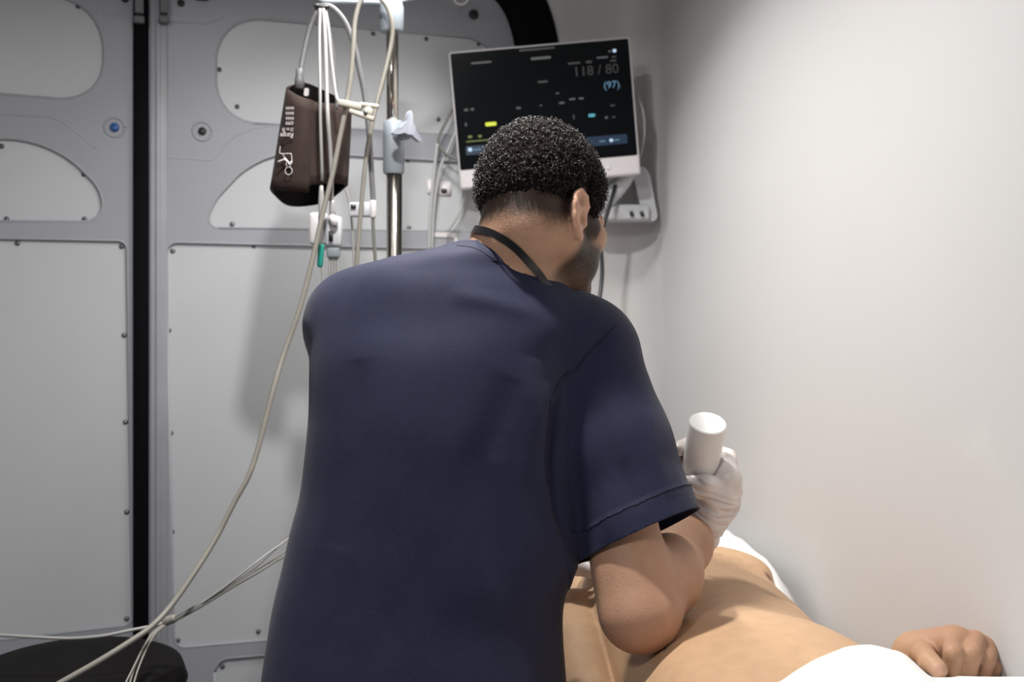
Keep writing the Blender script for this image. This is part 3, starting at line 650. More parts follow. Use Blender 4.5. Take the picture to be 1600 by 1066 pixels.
# ---- leads crossing the stool, lower left
jn = empty('electrode_lead_set', W(265, 972, 1.85), 'bundle of thin electrode leads joined at a pale yoke beside the stool', 'leads')
obj('yoke', *tube(catmull([W(252, 974, 1.85), W(262, 970, 1.85), W(274, 966, 1.85)], 4), [0.006, 0.0085, 0.0075], 10), 'cream', jn)
cable('trunk_lead', [(-420, 1180), (-330, 1110), (-240, 1040), (-120, 1000), (-40, 992), (0, 993), (55, 996), (110, 998), (160, 994), (205, 985), (240, 978), (256, 973)], [1.9, 1.85, 1.8, 1.8, 1.85], 2.6, 'cablewhite', None, parent=jn)
for P_, m_ in (([(270, 967), (300, 950), (335, 934), (365, 910), (395, 890), (420, 868), (450, 838), (490, 790), (516, 700), (524, 610), (516, 520)], 'hosegrey'), ([(272, 968), (305, 947), (345, 925), (385, 900), (410, 885), (445, 862), (492, 815), (520, 710), (527, 610), (520, 520)], 'cream'), ([(272, 969), (310, 946), (350, 918), (390, 887), (420, 864), (450, 842), (491, 800), (518, 705), (526, 610), (524, 520)], 'cablewhite'), ([(273, 971), (315, 948), (360, 920), (400, 897), (430, 878), (450, 866), (494, 826), (524, 715), (530, 610), (527, 520)], 'cabledark')):
    cable('electrode_lead', P_, [1.85, 1.86, 1.88, 1.92, 1.98, 2.05, 2.07], 1.5, m_, None, parent=jn)
for P_ in ([(258, 975), (240, 990), (225, 1010), (210, 1040), (190, 1080)], [(256, 975), (236, 992), (222, 1018), (208, 1050), (198, 1085)], [(260, 976), (243, 990), (230, 1012), (216, 1045), (204, 1085)]):
    cable('electrode_lead', P_, [1.85, 1.66], 1.5, 'cream', None, parent=jn)

# ================================================================== STOOL
sc_ = np.array([W(112, 0, 1.88)[0], 1.88, 0]); zt = CH-(990-HZ)/F*2.06
st = empty('stool', (sc_[0], sc_[1], 0), 'round black padded stool in the lower left corner under the cables', 'stool')
obj('seat', *lathe([(0.15, zt-0.075), (0.185, zt-0.07), (0.198, zt-0.05), (0.200, zt-0.03), (0.194, zt-0.013), (0.175, zt-0.004), (0.12, zt), (0.0, zt+0.001)], sc_, n=48), 'leather', st)
obj('seat_piping', *tube([sc_+np.array([0.2*math.cos(t), 0.2*math.sin(t), zt-0.042]) for t in np.linspace(0, 2*math.pi, 49)], 0.004, 6), 'leather', st)
obj('column', *lathe([(0.028, 0.10), (0.028, zt-0.2), (0.018, zt-0.2), (0.018, zt-0.07)], sc_, n=18), 'steel', st, autosmooth=40)
for k in range(5):
    t = 2*math.pi*k/5; e = sc_+np.array([0.21*math.cos(t), 0.21*math.sin(t), 0.065]); c = sc_+np.array([0, 0, 0.12])
    lg = obj('leg', *tube([c, e], [0.02, 0.013], 10), 'plug', st)
    obj('caster', *lathe([(0.024, -0.012), (0.027, -0.006), (0.027, 0.006), (0.024, 0.012)], e-np.array([0, 0, 0.038]), (math.cos(t), math.sin(t), 0), 16), 'plug', lg)

# ================================================================== BED
BA = nrm([-0.12, 1.0]); BL = np.array([BA[1], -BA[0]])      # bed axis (towards the head end), and towards the wall
def bd(s, l, z): return np.array([0.335+BA[0]*s+BL[0]*l, 1.30+BA[1]*s+BL[1]*l, z])
BR = np.array([[BL[0], BA[0], 0], [BL[1], BA[1], 0], [0, 0, 1]])
BT = 0.645
bed = empty('exam_bed', bd(0.2, 0.0, 0), 'low ambulance bed with dark mattress along the white wall', 'bed')
obj('mattress', *box(bd(0.2, -0.01, BT-0.055), (0.53, 1.95, 0.09), BR, 0.025, 3), 'vinyl', bed, autosmooth=50)
obj('bed_frame', *box(bd(0.2, -0.01, BT-0.13), (0.50, 1.9, 0.05), BR, 0.008, 2), 'steel', bed, autosmooth=50)
for s in (-0.6, 1.0):
    for l in (-0.2, 0.19):
        lg = obj('leg', *lathe([(0.016, 0.08), (0.016, BT-0.15)], bd(s, l, 0), n=14), 'steel', bed)
        obj('caster', *lathe([(0.034, -0.014), (0.038, -0.008), (0.038, 0.008), (0.034, 0.014)], bd(s, l, 0.0395), (1, 0, 0), 18), 'plug', lg)
# bottom sheet: a height field, bunched up against the wall towards the head
ns, nl = 120, 46; V = []; Fq = []
for i in range(ns):
    s = -0.76+1.92*i/(ns-1)
    for j in range(nl):
        l = -0.268+0.52*j/(nl-1); z = BT-0.008
        rz = np.interp(s, [0.34, 0.47, 0.60, 0.75, 0.82, 0.95], [0.0, 0.125, 0.178, 0.203, 0.208, 0.17])
        e = smoothstep(0.10, 0.20, l)
        z += rz*e*(1-0.25*smoothstep(0.215, 0.252, l))+0.004*math.sin(s*38+l*22)*e+0.010*e*math.sin(s*21+1.0)*(1 if s > 0.4 else 0)
        V.append(bd(s, l, z))
for i in range(ns-1):
    for j in range(nl-1): Fq.append((i*nl+j, i*nl+j+1, (i+1)*nl+j+1, (i+1)*nl+j))
sh = obj('bed_sheet', V, Fq, 'sheet'); setp(sh, 'white bed sheet bunched up along the wall beyond the bare chest', 'sheet'); solid(sh, 0.003, 1)

# ================================================================== PATIENT
ff = Field((-0.06, 0.50, 0.62), (0.66, 2.46, 1.0), 0.0032)
# torso sections along the depth axis: y, centre x, half width, centre z, half height
TS = catmull(np.array([(1.02, .355, .168, .742, .097), (1.15, .350, .186, .748, .112), (1.28, .343, .188, .752, .118), (1.40, .330, .180, .752, .114), (1.52, .316, .173, .752, .113), (1.65, .303, .176, .754, .120), (1.78, .292, .177, .755, .121), (1.90, .280, .177, .753, .115), (1.98, .272, .150, .747, .094), (2.05, .265, .08, .745, .06)]), 12)
def torso_fn(X, Y, Z):
    yv = Y[0, :, 0]; g = [np.interp(yv, TS[:, 0], TS[:, k])[None, :, None] for k in (1, 2, 3, 4)]
    a = np.abs((X-g[0])/g[1]); b = np.abs((Z-g[2])/g[3]); q = (a**2.4+b**2.4)**(1/2.4)
    d = (q-1)*np.minimum(g[1], g[3]); out = np.maximum(1.02-Y, Y-2.05); return np.maximum(d, out)
ff.add(torso_fn, (0.1, 1.02, 0.62), (0.54, 2.05, 0.9), 0.02)
ff.ell((0.225, 1.80, 0.838), (0.085, 0.075, 0.033), k=0.03); ff.ell((0.365, 1.80, 0.839), (0.085, 0.075, 0.034), k=0.03)   # pectorals
ff.ell((0.335, 1.34, 0.825), (0.13, 0.15, 0.050), k=0.04)                                                                   # belly
ff.cone((0.27, 2.02, .75), (0.262, 2.14, .765), 0.06, 0.058, k=0.03)                                                        # neck
hx, hy, hz = 0.255, 2.25, 0.79
ff.ell((hx, hy+.02, hz-.01), (.075, .095, .088), k=0.02); ff.ell((hx, hy-.045, hz+.03), (.058, .075, .06), k=0.02); ff.ell((hx, hy-.105, hz+.055), (.024, .02, .022), k=0.015)
ff.cone((hx, hy-.01, hz+.095), (hx, hy-.045, hz+.112), .009, .014, k=0.01); ff.ell((hx, hy-.072, hz+.093), (.024, .012, .010), k=0.006)
for s in (-1, 1):
    ff.ell((hx+s*.078, hy-.005, hz-.005), (.008, .017, .030), k=0.006); ff.ell((hx+s*.032, hy-.005, hz+.075), (.015, .010, .012), k=0.006); ff.cone((hx+s*.05, hy+.012, hz+.078), (hx+s*.012, hy+.012, hz+.09), .009, k=0.012)
# near (right) arm
ff.ell((0.108, 1.745, 0.770), (.050, .056, .052), k=0.014)
ff.chain([(0.107, 1.76, .768), (.106, 1.62, .758), (.110, 1.46, .735), (.114, 1.42, .725)], [.050, .048, .043, .041], k=0.006)
ff.chain([(.114, 1.42, .725), (.122, 1.33, .705), (.155, 1.16, .70)], [.041, .039, .027], k=0.006)
ff.ell((.165, 1.10, .70), (.040, .045, .018), k=0.015)
for q in range(4): ff.chain([(.142+q*.019, 1.075, .70), (.142+q*.019, 1.03, .705), (.143+q*.019, 1.005, .695)], [.011, .010, .008], k=0.004)
ff.chain([(.195, 1.12, .70), (.205, 1.07, .705), (.205, 1.045, .70)], [.013, .011, .009], k=0.006)
# far (left) arm lies behind the flank, forearm comes up onto the hip
ff.ell((0.445, 1.90, .745), (.055, .06, .06), k=0.03)
ff.chain([(.452, 1.90, .735), (.475, 1.76, .715), (.512, 1.60, .70)], [.050, .046, .040], k=0.018)
ff.chain([(.512, 1.60, .695), (.532, 1.50, .730), (.554, 1.39, .826)], [.040, .036, .025], k=0.015)
# fist, knuckles towards the camera
def fp(px, py, d): return W(px, py, d)
ff.cone(fp(1428, 1018, 1.405), fp(1492, 1009, 1.365), .026, .027, k=0.015); ff.cone(fp(1432, 1026, 1.40), fp(1530, 1020, 1.37), .025, .025, k=0.015)
ff.ell(fp(1506, 1022, 1.39), (.040, .026, .027), k=0.010)
FG = [[(1489, 997, 1.365), (1490, 1022, 1.325), (1486, 1049, 1.330), (1476, 1052, 1.36)], [(1524, 1001, 1.362), (1519, 1022, 1.325), (1512, 1049, 1.330), (1508, 1053, 1.36)], [(1545, 1016, 1.368), (1541, 1032, 1.335), (1535, 1052, 1.34), (1532, 1055, 1.365)], [(1555, 1035, 1.378), (1554, 1044, 1.35), (1550, 1056, 1.352), (1545, 1058, 1.372)]]
for q, P_ in enumerate(FG):
    r = [.0134, .0128, .0116, .0098][q]; ff.chain([fp(*p) for p in P_], [r*1.10, r*0.98, r*0.92, r*0.8], k=0.002)
ff.chain([fp(1438, 1020, 1.39), fp(1443, 1023, 1.355), fp(1452, 1034, 1.322), fp(1466, 1046, 1.302)], [.018, .0155, .0135, .0120], k=0.004)
# legs under the cover
for s in (-1, 1): ff.chain([(.352+s*.09, 1.08, .735), (.39+s*.085, .82, .735), (.40+s*.085, .56, .72)], [.085, .068, .05], k=0.03)
V, Q = ff.mesh(2); del ff
skinP = np.array((0.55, 0.35, 0.205))
cols = np.repeat(skinP[None, :], len(V), 0)
hand = np.exp(-(np.linalg.norm((V-fp(1500, 1022, 1.36))/np.array([1, 1, 1]), axis=1)/0.075)**4)
cols = cols*(1-hand[:, None])+np.array((0.46, 0.25, 0.155))*hand[:, None]
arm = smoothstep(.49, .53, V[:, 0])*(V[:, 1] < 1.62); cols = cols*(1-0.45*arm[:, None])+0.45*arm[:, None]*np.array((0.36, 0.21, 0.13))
nip = np.exp(-(np.linalg.norm(V-W(1204, 900, 1.74), axis=1)/0.011)**4)+np.exp(-(np.linalg.norm(V-np.array([0.20, 1.77, 0.858]), axis=1)/0.012)**4)
cols = cols*(1-nip[:, None])+np.array((0.20, 0.085, 0.06))*nip[:, None]
d_, t_ = seg_dist(V, [W(1468, 1050, 1.29), W(1464, 1042, 1.29)]); tp_ = np.exp(-(d_/0.008)**2); cols = cols*(1-0.6*tp_[:, None])+0.6*tp_[:, None]*np.array((0.66, 0.38, 0.30))
hl = wnoise(V, (170, 60, 120), 3.1); chest = np.exp(-((V[:, 1]-1.80)/0.12)**2-((V[:, 0]-0.36)/0.09)**2)*(V[:, 2] > .82)
cols *= (1-0.12*chest*smoothstep(.0, .5, hl))[:, None]
pxx = 800+F*V[:, 0]/V[:, 1]; pyy = HZ-F*(V[:, 2]-CH)/V[:, 1]; mo = np.exp(-(((pxx-1039)**2+(pyy-1014)**2)/7.0)**2)*(V[:, 2] > .70); cols = cols*(1-0.75*mo[:, None])
N_ = vnormals(V, Q)
for P_, a, w in (([W(1222, 988, 1.55), W(1255, 978, 1.56), W(1300, 972, 1.57)], -0.0022, 0.006), ([W(1005, 1005, 1.56), W(1000, 1035, 1.50), W(996, 1070, 1.46)], -0.003, 0.010), ([W(945, 975, 1.66), W(955, 1020, 1.58), W(962, 1066, 1.5)], -0.004, 0.010)):
    d_, t_ = seg_dist(V, P_); V = V+N_*(a*np.exp(-(d_/w)**2)*np.sin(np.clip(t_, 0.02, 0.98)*math.pi))[:, None]
pat = obj('person', V, Q, 'skin'); tint(pat, cols)
setp(pat, 'bare chested person lying on the bed, fist resting on a white cover', 'person')
# patient hair (hidden behind the other person from here)
fh = Field((hx-.12, hy-.08, hz-.13), (hx+.12, hy+.16, hz+.13), 0.005); fh.ell((hx, hy+.028, hz-.012), (.081, .100, .092), k=0)
fh.sub(lambda X, Y, Z: np.maximum(Y-(hy+0.01), hz-0.02-Z)+X*0, (hx-.2, hy-.2, hz-.05), (hx+.2, hy+.02, hz+.2), 0.01)
Vh, Qh = fh.mesh(1); Vh = Vh+vnormals(Vh, Qh)*(0.003*wnoise(Vh, (150, 150, 150), 1))[:, None]; obj('hair', Vh, Qh, 'hair', pat)
# pillow
fpw = Field((0.0, 1.98, 0.62), (0.54, 2.42, 0.9), 0.006)
pc = bd(0.90, -0.015, BT+0.062)
def pil(X, Y, Z):
    dx, dy = X-pc[0], Y-pc[1]; l = dx*BL[0]+dy*BL[1]; s = dx*BA[0]+dy*BA[1]; e = np.maximum(np.abs(l)/0.235, np.abs(s)/0.16); hgt = 0.062*np.sqrt(np.maximum(1-np.minimum(e, 1)**4, 0.02))+0.045*np.exp(-((l-0.17)/0.07)**2)
    q = np.maximum(np.maximum(np.abs(l)-0.225, np.abs(s)-0.15), np.maximum(Z-pc[2]-hgt, pc[2]-0.058-Z)); return q
fpw.add(pil, (0, 2.0, .62), (.54, 2.42, .9), 0.0); Vp, Qp = fpw.mesh(6); del fpw
setp(obj('pillow', Vp, Qp, 'sheet'), 'white pillow at the far head end of the bed beyond the gloved hand', 'pillow')
# white cover over the hips, rising over the pelvis and flat under the fist
def cover_z(x, y):
    z = BT-0.004
    cx = np.interp(y, [0.5, 1.02, 1.3], [.42, .382, .370]); q = abs(x-cx)/0.205
    ridge = np.interp(y, [0.5, 0.8, 1.05, 1.20, 1.30, 1.36], [.175, .185, .212, .230, .238, .240])
    body = ridge*max(0, 1-q**3.6)**0.5 if q < 1 else 0
    pad = np.interp(y, [1.24, 1.27, 1.32, 1.40, 1.46], [.204, .200, .174, .150, .0])*smoothstep(.47, .50, x)
    return z+max(body, pad)+0.25*min(body, pad)*0.0
nx, ny = 84, 96; V = []; Fq = []
for i in range(ny):
    for j in range(nx):
        x = 0.085+j/(nx-1)*(0.655-0.085); tt = i/(ny-1)
        yend = np.interp(x, [0.1, 0.20, 0.31, 0.367, 0.414, 0.45, 0.475, 0.52, 0.56, 0.66], [1.06, 1.12, 1.182, 1.235, 1.272, 1.288, 1.29, 1.33, 1.40, 1.42]); y = 0.45+tt*(yend-0.45)
        z = cover_z(x, y); V.append((min(x, wall_x(y)-0.012), y, z+0.003*math.sin(x*60+y*9)*smoothstep(1.3, 1.0, y)))
V = np.array(V)
for _ in range(3):
    G = V.reshape(ny, nx, 3); Z = G[:, :, 2].copy(); Z[1:-1, 1:-1] = (Z[1:-1, 1:-1]*2+Z[:-2, 1:-1]+Z[2:, 1:-1]+Z[1:-1, :-2]+Z[1:-1, 2:])/6; Z[-1, 1:-1] = (Z[-1, 1:-1]*2+Z[-1, :-2]+Z[-1, 2:])/4; Z[-1] = np.maximum(Z[-1], Z[-2]-0.004); G[:, :, 2] = Z; V = G.reshape(-1, 3)
for i in range(ny-1):
    for j in range(nx-1): Fq.append((i*nx+j, i*nx+j+1, (i+1)*nx+j+1, (i+1)*nx+j))
cv = obj('hip_cover', V, Fq, 'sheet'); setp(cv, 'white cloth covering the hips at the bottom right under the fist', 'cloth'); solid(cv, 0.005, 1)

# ================================================================== DOCTOR
yaw, pit, rol = math.radians(37), math.radians(27), math.radians(12)
f0 = np.array([math.sin(yaw), math.cos(yaw), 0]); hr = np.array([math.cos(yaw), -math.sin(yaw), 0])
hf = math.cos(pit)*f0-math.sin(pit)*np.array([0, 0, 1]); hu = math.sin(pit)*f0+math.cos(pit)*np.array([0, 0, 1])
RR = np.array([[math.cos(rol), 0, -math.sin(rol)], [0, 1, 0], [math.sin(rol), 0, math.cos(rol)]])
HR = np.stack([RR @ hr, RR @ hf, RR @ hu], 1)
HC = W(848, 314, 1.50)
def hp(x, y, z): return HC+HR @ np.array([x, y, z])
df = Field((-0.42, 1.14, 0.56), (0.42, 1.98, 1.53), 0.0033)
# trunk (inside the clothes)
DT = np.array([(400, 640, 800, 1.50, .055), (420, 575, 850, 1.50, .08), (450, 540, 880, 1.50, .10), (500, 505, 915, 1.50, .115), (560, 500, 890, 1.49, .125), (650, 500, 868, 1.47, .13), (760, 490, 855, 1.45, .13), (850, 470, 862, 1.43, .13), (950, 450, 862, 1.42, .135), (1066, 435, 865, 1.40, .14), (1150, 432, 868, 1.40, .13)], float)
def loft_fn(T_, p=2.3):
    T_ = catmull(T_, 10); z = CH-(T_[:, 0]-HZ)/F*T_[:, 3]; xl = (T_[:, 1]-800)/F*T_[:, 3]; xr = (T_[:, 2]-800)/F*T_[:, 3]; o = np.argsort(z)
    z, cx, a, cy, b = z[o], ((xl+xr)/2)[o], ((xr-xl)/2)[o], T_[:, 3][o], T_[:, 4][o]
    def fn(X, Y, Z):
        zv = Z[0, 0, :]; g = [np.interp(zv, z, q)[None, None, :] for q in (cx, a, cy, b)]
        q = (np.abs((X-g[0])/g[1])**p+np.abs((Y-g[2])/g[3])**p)**(1/p)
        return np.maximum((q-1)*np.minimum(g[1], g[3]), np.maximum(z[0]-Z, Z-z[-1]))
    return fn, (float((cx-a).min()), float((cy-b).min()), float(z[0])), (float((cx+a).max()), float((cy+b).max()), float(z[-1]))
fn, lo, hi = loft_fn(DT); df.add(fn, lo, hi, 0.02)
# neck and head
nb = W(788, 425, 1.49)
df.cone(nb, hp(0, -.030, -.055), .066, .060, k=0.03); df.cone(hp(.0, -.02, -.06), W(812, 450, 1.53), .058, .062, k=0.03)
df.ell(hp(0, -.005, .02), (.075, .095, .084), HR, k=0.01); df.ell(hp(0, -.045, -.008), (.062, .055, .062), HR, k=0.02)
df.ell(hp(0, .045, -.045), (.063, .055, .075), HR, k=0.02)
for s in (-1, 1):
    df.cone(hp(s*.052, .0, -.078), hp(s*.014, .078, -.112), .022, .020, k=0.02); df.ell(hp(s*.048, .06, -.045), (.022, .022, .02), HR, k=0.02)
    df.ell(hp(s*.032, .088, -.016), (.016, .010, .011), HR, k=0.004, sub=True); df.ell(hp(s*.032, .082, -.016), .0125, k=0.003)
df.ell(hp(0, .08, -.115), (.024, .02, .02), HR, k=0.02); df.cone(hp(-.035, .091, -.002), hp(.035, .091, -.002), .011, k=0.015)
df.cone(hp(0, .098, -.018), hp(0, .120, -.058), .009, .0135, k=0.012); df.ell(hp(.011, .108, -.06), .009, k=0.006); df.ell(hp(-.011, .108, -.06), .009, k=0.006)
df.ell(hp(0, .098, -.082), (.024, .011, .007), HR, k=0.004); df.ell(hp(0, .097, -.093), (.022, .011, .008), HR, k=0.004)
# ears
for s in (-1, 1):
    def ep(b, u, o): return hp(s*(.073+o-0.02*b), -.008+b, -.046+u)
    df.ell(ep(-.004, .002, .003), (.007, .018, .029), HR, k=0.006)
    df.chain([ep(.009, .004, .003), ep(.013, .019, .005), ep(.006, .031, .006), ep(-.008, .034, .007), ep(-.018, .025, .007), ep(-.021, .008, .007), ep(-.018, -.010, .006), ep(-.010, -.024, .005), ep(-.002, -.032, .003), ep(.006, -.029, .002)], [.0042, .0042, .0044, .0046, .0048, .0048, .0048, .0052, .0062, .0050], k=0.003)
    df.ell(ep(.002, -.006, .011), (.009, .010, .013), HR, k=0.003, sub=True); df.ell(ep(-.004, .018, .012), (.008, .010, .010), HR, k=0.003, sub=True)
    df.ell(ep(.012, -.008, .003), (.005, .004, .007), HR, k=0.004)
    df.ell(hp(s*.038, .048, -.088), (.026, .026, .028), HR, k=0.02)
# right arm
RS = W(915, 565, 1.50); RE = W(1000, 953, 1.385); RW = W(1086, 830, 1.60)
df.ell(RS, (.055, .055, .055), k=0.03)
df.chain([RS, RS*0.45+RE*0.55, RE*0.85+RS*0.15, RE], [.050, .0505, .0505, .049], k=0.02)
df.ell(RE+np.array([-.002, -.010, -.006]), (.040, .036, .038), k=0.02)
df.chain([RE, RE*0.62+RW*0.38, RE*0.2+RW*0.8, RW], [.049, .051, .036, .029], k=0.03)
# left arm
LS = W(560, 505, 1.53); LE = np.array([-.16, 1.74, 1.01]); LW = np.array([.045, 1.77, .90])
df.ell(LS, .058, k=0.03); df.chain([LS, LE], [.055, .042], k=0.02); df.chain([LE, LE*.62+LW*.38, LW], [.042, .043, .028], k=0.015)
# hands inside the gloves
G = W(1091, 746, 1.62); bc = nrm([0.05, -0.50, 0.87]); bR = np.array([0.96, -0.22, 0.0]); bR = nrm(bR-bc*bR.dot(bc)); bF = np.cross(bc, bR)
def gp(r, f, c): return G+bR*r+bF*f+bc*c
df.chain([RW, gp(.046, -.015, -.005)], [.025, .024], k=0.01); df.chain([LW, np.array([.105, 1.77, .875])], [.024, .02], k=0.01)
V, Q = df.mesh(2); del df
skinD = np.array((0.475, 0.275, 0.178)); cols = np.repeat(skinD[None, :], len(V), 0)
L = (V-HC) @ HR   # head-local coordinates
inh = (np.linalg.norm(L, axis=1) < .2) & (V[:, 2] > 1.27)
dark = np.array((0.013, 0.009, 0.007))
nz_ = wnoise(V[inh], (260, 260, 260), 2.0); Li = L[inh]
def hairline(Lh):
    y = Lh[:, 1]
    return np.interp(y, [-.12, -.045, -.028, -.012, .004, .012, .020, .045, .055, .075, .10], [-.058, -.056, -.046, -.016, -.004, -.012, -.050, -.055, -.018, .045, .06])
hl_ = hairline(Li); fade = smoothstep(-.034, .004, Li[:, 2]-hl_+0.006*nz_)*0.92
fade = np.where(Li[:, 1] < .02, fade, fade*smoothstep(-.02, .0, Li[:, 2]-hl_))
beard = smoothstep(-.008, .012, Li[:, 1])*smoothstep(-.056, -.076, Li[:, 2]+0.25*np.maximum(0.05-Li[:, 1], 0)*0)*smoothstep(-.16, -.10, Li[:, 2])
beard = np.maximum(beard, np.exp(-((Li[:, 1]-.030)/.016)**2)*smoothstep(-.115, -.045, -np.abs(Li[:, 2]+.05)-.04)*(np.abs(Li[:, 0]) > .045)*(Li[:, 2] < .0))
beard = beard*(0.93+0.10*nz_)*(1-np.exp(-((Li[:, 0]/.024)**2+((Li[:, 2]+.087)/.012)**2)))
k_ = np.clip(np.maximum(fade, beard), 0, 0.97)[:, None]
c_ = cols[inh]*(1-k_)+dark*k_
ear = smoothstep(.072, .082, np.abs(Li[:, 0]))*(Li[:, 1] > -.045)*(Li[:, 1] < .02)*(Li[:, 2] < -.005)*(Li[:, 2] > -.09)
c_ = c_*(1-ear[:, None])+ear[:, None]*np.array((0.60, 0.34, 0.23)); cols[inh] = c_
for s in (-1, 1):
    e = np.linalg.norm(L-np.array([s*.032, .082, -.016]), axis=1) < .0132; cols[e] = (.7, .68, .65); e2 = np.linalg.norm(L-np.array([s*.032, .095, -.017]), axis=1) < .005; cols[e2] = (.04, .02, .01)
el = np.exp(-(np.linalg.norm(V-RE-np.array([0, -.03, -.02]), axis=1)/.06)**2); cols = cols*(1-0.25*el[:, None])+0.25*el[:, None]*np.array((0.46, 0.24, 0.18))
doc = obj('person', V, Q, 'skin'); tint(doc, cols)
setp(doc, 'dark haired person in navy scrubs seen from behind, bending over the bed', 'person')
bodyV, bodyQ = V, Q
# ---- hair: cap plus tight curls
fh = Field(HC-.16, HC+.16, 0.003)
fh.ell(hp(0, -.004, .024), (.083, .102, .094), HR, k=0.0); fh.ell(hp(0, -.048, -.004), (.067, .060, .066), HR, k=0.02); fh.ell(hp(0, .045, .01), (.071, .052, .068), HR, k=0.015)
Vh, Qh = fh.mesh(2); del fh
Nh = vnormals(Vh, Qh); Vh = Vh+Nh*(0.0022*wnoise(Vh, (120, 120, 120), 5)+0.0016*wnoise(Vh, (280, 280, 280), 9))[:, None]
Lh = (Vh-HC) @ HR; ab = Lh[:, 2]-hairline(Lh)
Vh = Vh-Nh*(np.clip(1-ab/0.034, 0, 1.3)*0.0095)[:, None]
keepv = ab > -0.004; Qk = Qh[keepv[Qh].all(1)]
used = np.unique(Qk); mp_ = np.full(len(Vh), -1); mp_[used] = np.arange(len(used))
hair = obj('hair', Vh[used], mp_[Qk], 'haircap', doc)
rng = np.random.RandomState(3); cm = MB(); cv_, cf_ = [], []
cand = used[ab[used] > 0.006]; NC = 5200; sel = rng.choice(cand, NC)
nseg = 8; tt = np.linspace(0, 1, nseg+1)
for i in sel:
    p = Vh[i]; n = Nh[i]; sc2 = min(1.0, (ab[i])/0.04+0.25); t1 = np.cross(n, rng.normal(size=3)); t1 /= np.linalg.norm(t1); t2 = np.cross(n, t1)
    r = rng.uniform(.0016, .0034)*sc2; turns = rng.uniform(.9, 1.6); ph = rng.uniform(0, 6.28); ln = rng.uniform(.001, .0055)*sc2; dr = rng.normal(size=2)*.003*sc2
    a = ph+turns*2*math.pi*tt
    C = p[None, :]-n*0.001+n[None, :]*(ln*tt+0.6*r*(1+np.sin(a)))[:, None]+t1[None, :]*(r*np.cos(a)+dr[0]*tt)[:, None]+t2[None, :]*(dr[1]*tt+0.5*r*np.sin(a*0.5))[:, None]
    base = len(cv_); w = 0.00042
    for j in range(nseg+1):
        cv_ += [C[j]+t2*w, C[j]-t2*w*0.6+n*w, C[j]-t2*w*0.6-n*w]
    for j in range(nseg):
        for k in range(3): cf_.append((base+j*3+k, base+j*3+(k+1) % 3, base+j*3+3+(k+1) % 3, base+j*3+3+k))
curls = obj('curls', cv_, cf_, 'hair', hair); curls['kind'] = 'stuff'
# ---- lanyard round the neck
from mathutils.bvhtree import BVHTree
bvh = BVHTree.FromPolygons([Vector(v) for v in bodyV], bodyQ.tolist())
def on_body(p, off, tree=bvh):
    q, n, i, d = tree.find_nearest(Vector(p)); n = Vector(n); return np.array(q)+np.array(n)*off, np.array(n)
def ribbon(pts, w, t, m, name, parent, tree, off=0.002, samples=8, free=None):
    C = catmull(pts, samples); P_, N2 = [], []
    for c in C:
        if free is not None and free(c): P_.append(c); N2.append(N2[-1] if N2 else np.array([0, -1, 0.])); continue
        q, n = on_body(c, off, tree); P_.append(q); N2.append(n)
    P_ = np.array(P_); N2 = np.array(N2)
    for _ in range(3): P_[1:-1] = (P_[1:-1]*2+P_[:-2]+P_[2:])/4; N2[1:-1] = (N2[1:-1]*2+N2[:-2]+N2[2:])/4
    T_ = np.gradient(P_, axis=0); V_, F_ = [], []
    for i in range(len(P_)):
        tq = nrm(T_[i]); n = nrm(N2[i]-tq*N2[i].dot(tq)); s = np.cross(tq, n)
        V_ += [P_[i]-s*w/2, P_[i]-s*w/2+n*t, P_[i]+s*w/2+n*t, P_[i]+s*w/2]
    for i in range(len(P_)-1):
        for k in range(4): F_.append((i*4+k, i*4+(k+1) % 4, (i+1)*4+(k+1) % 4, (i+1)*4+k))
    return obj(name, V_, F_, m, parent, smooth=False)
# ---- scrub top
ST = np.array([(362, 735, 838, 1.50, .055), (385, 692, 858, 1.50, .072), (400, 618, 862, 1.50, .088), (420, 552, 872, 1.50, .10), (450, 522, 892, 1.50, .118), (500, 492, 930, 1.50, .135), (560, 486, 905, 1.49, .148), (650, 484, 896, 1.47, .15), (760, 472, 896, 1.452, .15), (830, 456, 902, 1.440, .15), (880, 445, 900, 1.432, .151), (950, 430, 880, 1.42, .153), (1066, 413, 884, 1.40, .16), (1160, 408, 892, 1.40, .165)], float)
sf_ = Field((-0.42, 1.16, 0.66), (0.36, 1.90, 1.46), 0.0042)
fn, lo, hi = loft_fn(ST, 2.2); sf_.add(fn, lo, hi, 0.01)
s0 = W(920, 566, 1.50); hemc = W(1003, 836, 1.43); ax = nrm(hemc-s0); s1_ = hemc+ax*0.05
sf_.ell(W(905, 540, 1.50), (.082, .085, .075), k=0.03)
sf_.chain([s0, s0*0.5+hemc*0.5, s1_], [.074, .080, .089], k=0.022)
l0 = W(556, 515, 1.53); l1 = l0*0.35+LE*0.65
sf_.ell(W(552, 500, 1.52), (.068, .075, .072), k=0.03); sf_.chain([l0, l1, l1+(LE-l0)*0.12], [.070, .076, .078], k=0.02)
V, Q = sf_.mesh(4); del sf_
N_ = vnormals(V, Q)
def fold(P_, a, w):
    global V
    d_, t_ = seg_dist(V, P_); V = V+N_*(a*np.exp(-(d_/w)**2)*np.sin(np.clip(t_, 0.0, 1)*math.pi)**0.6)[:, None]
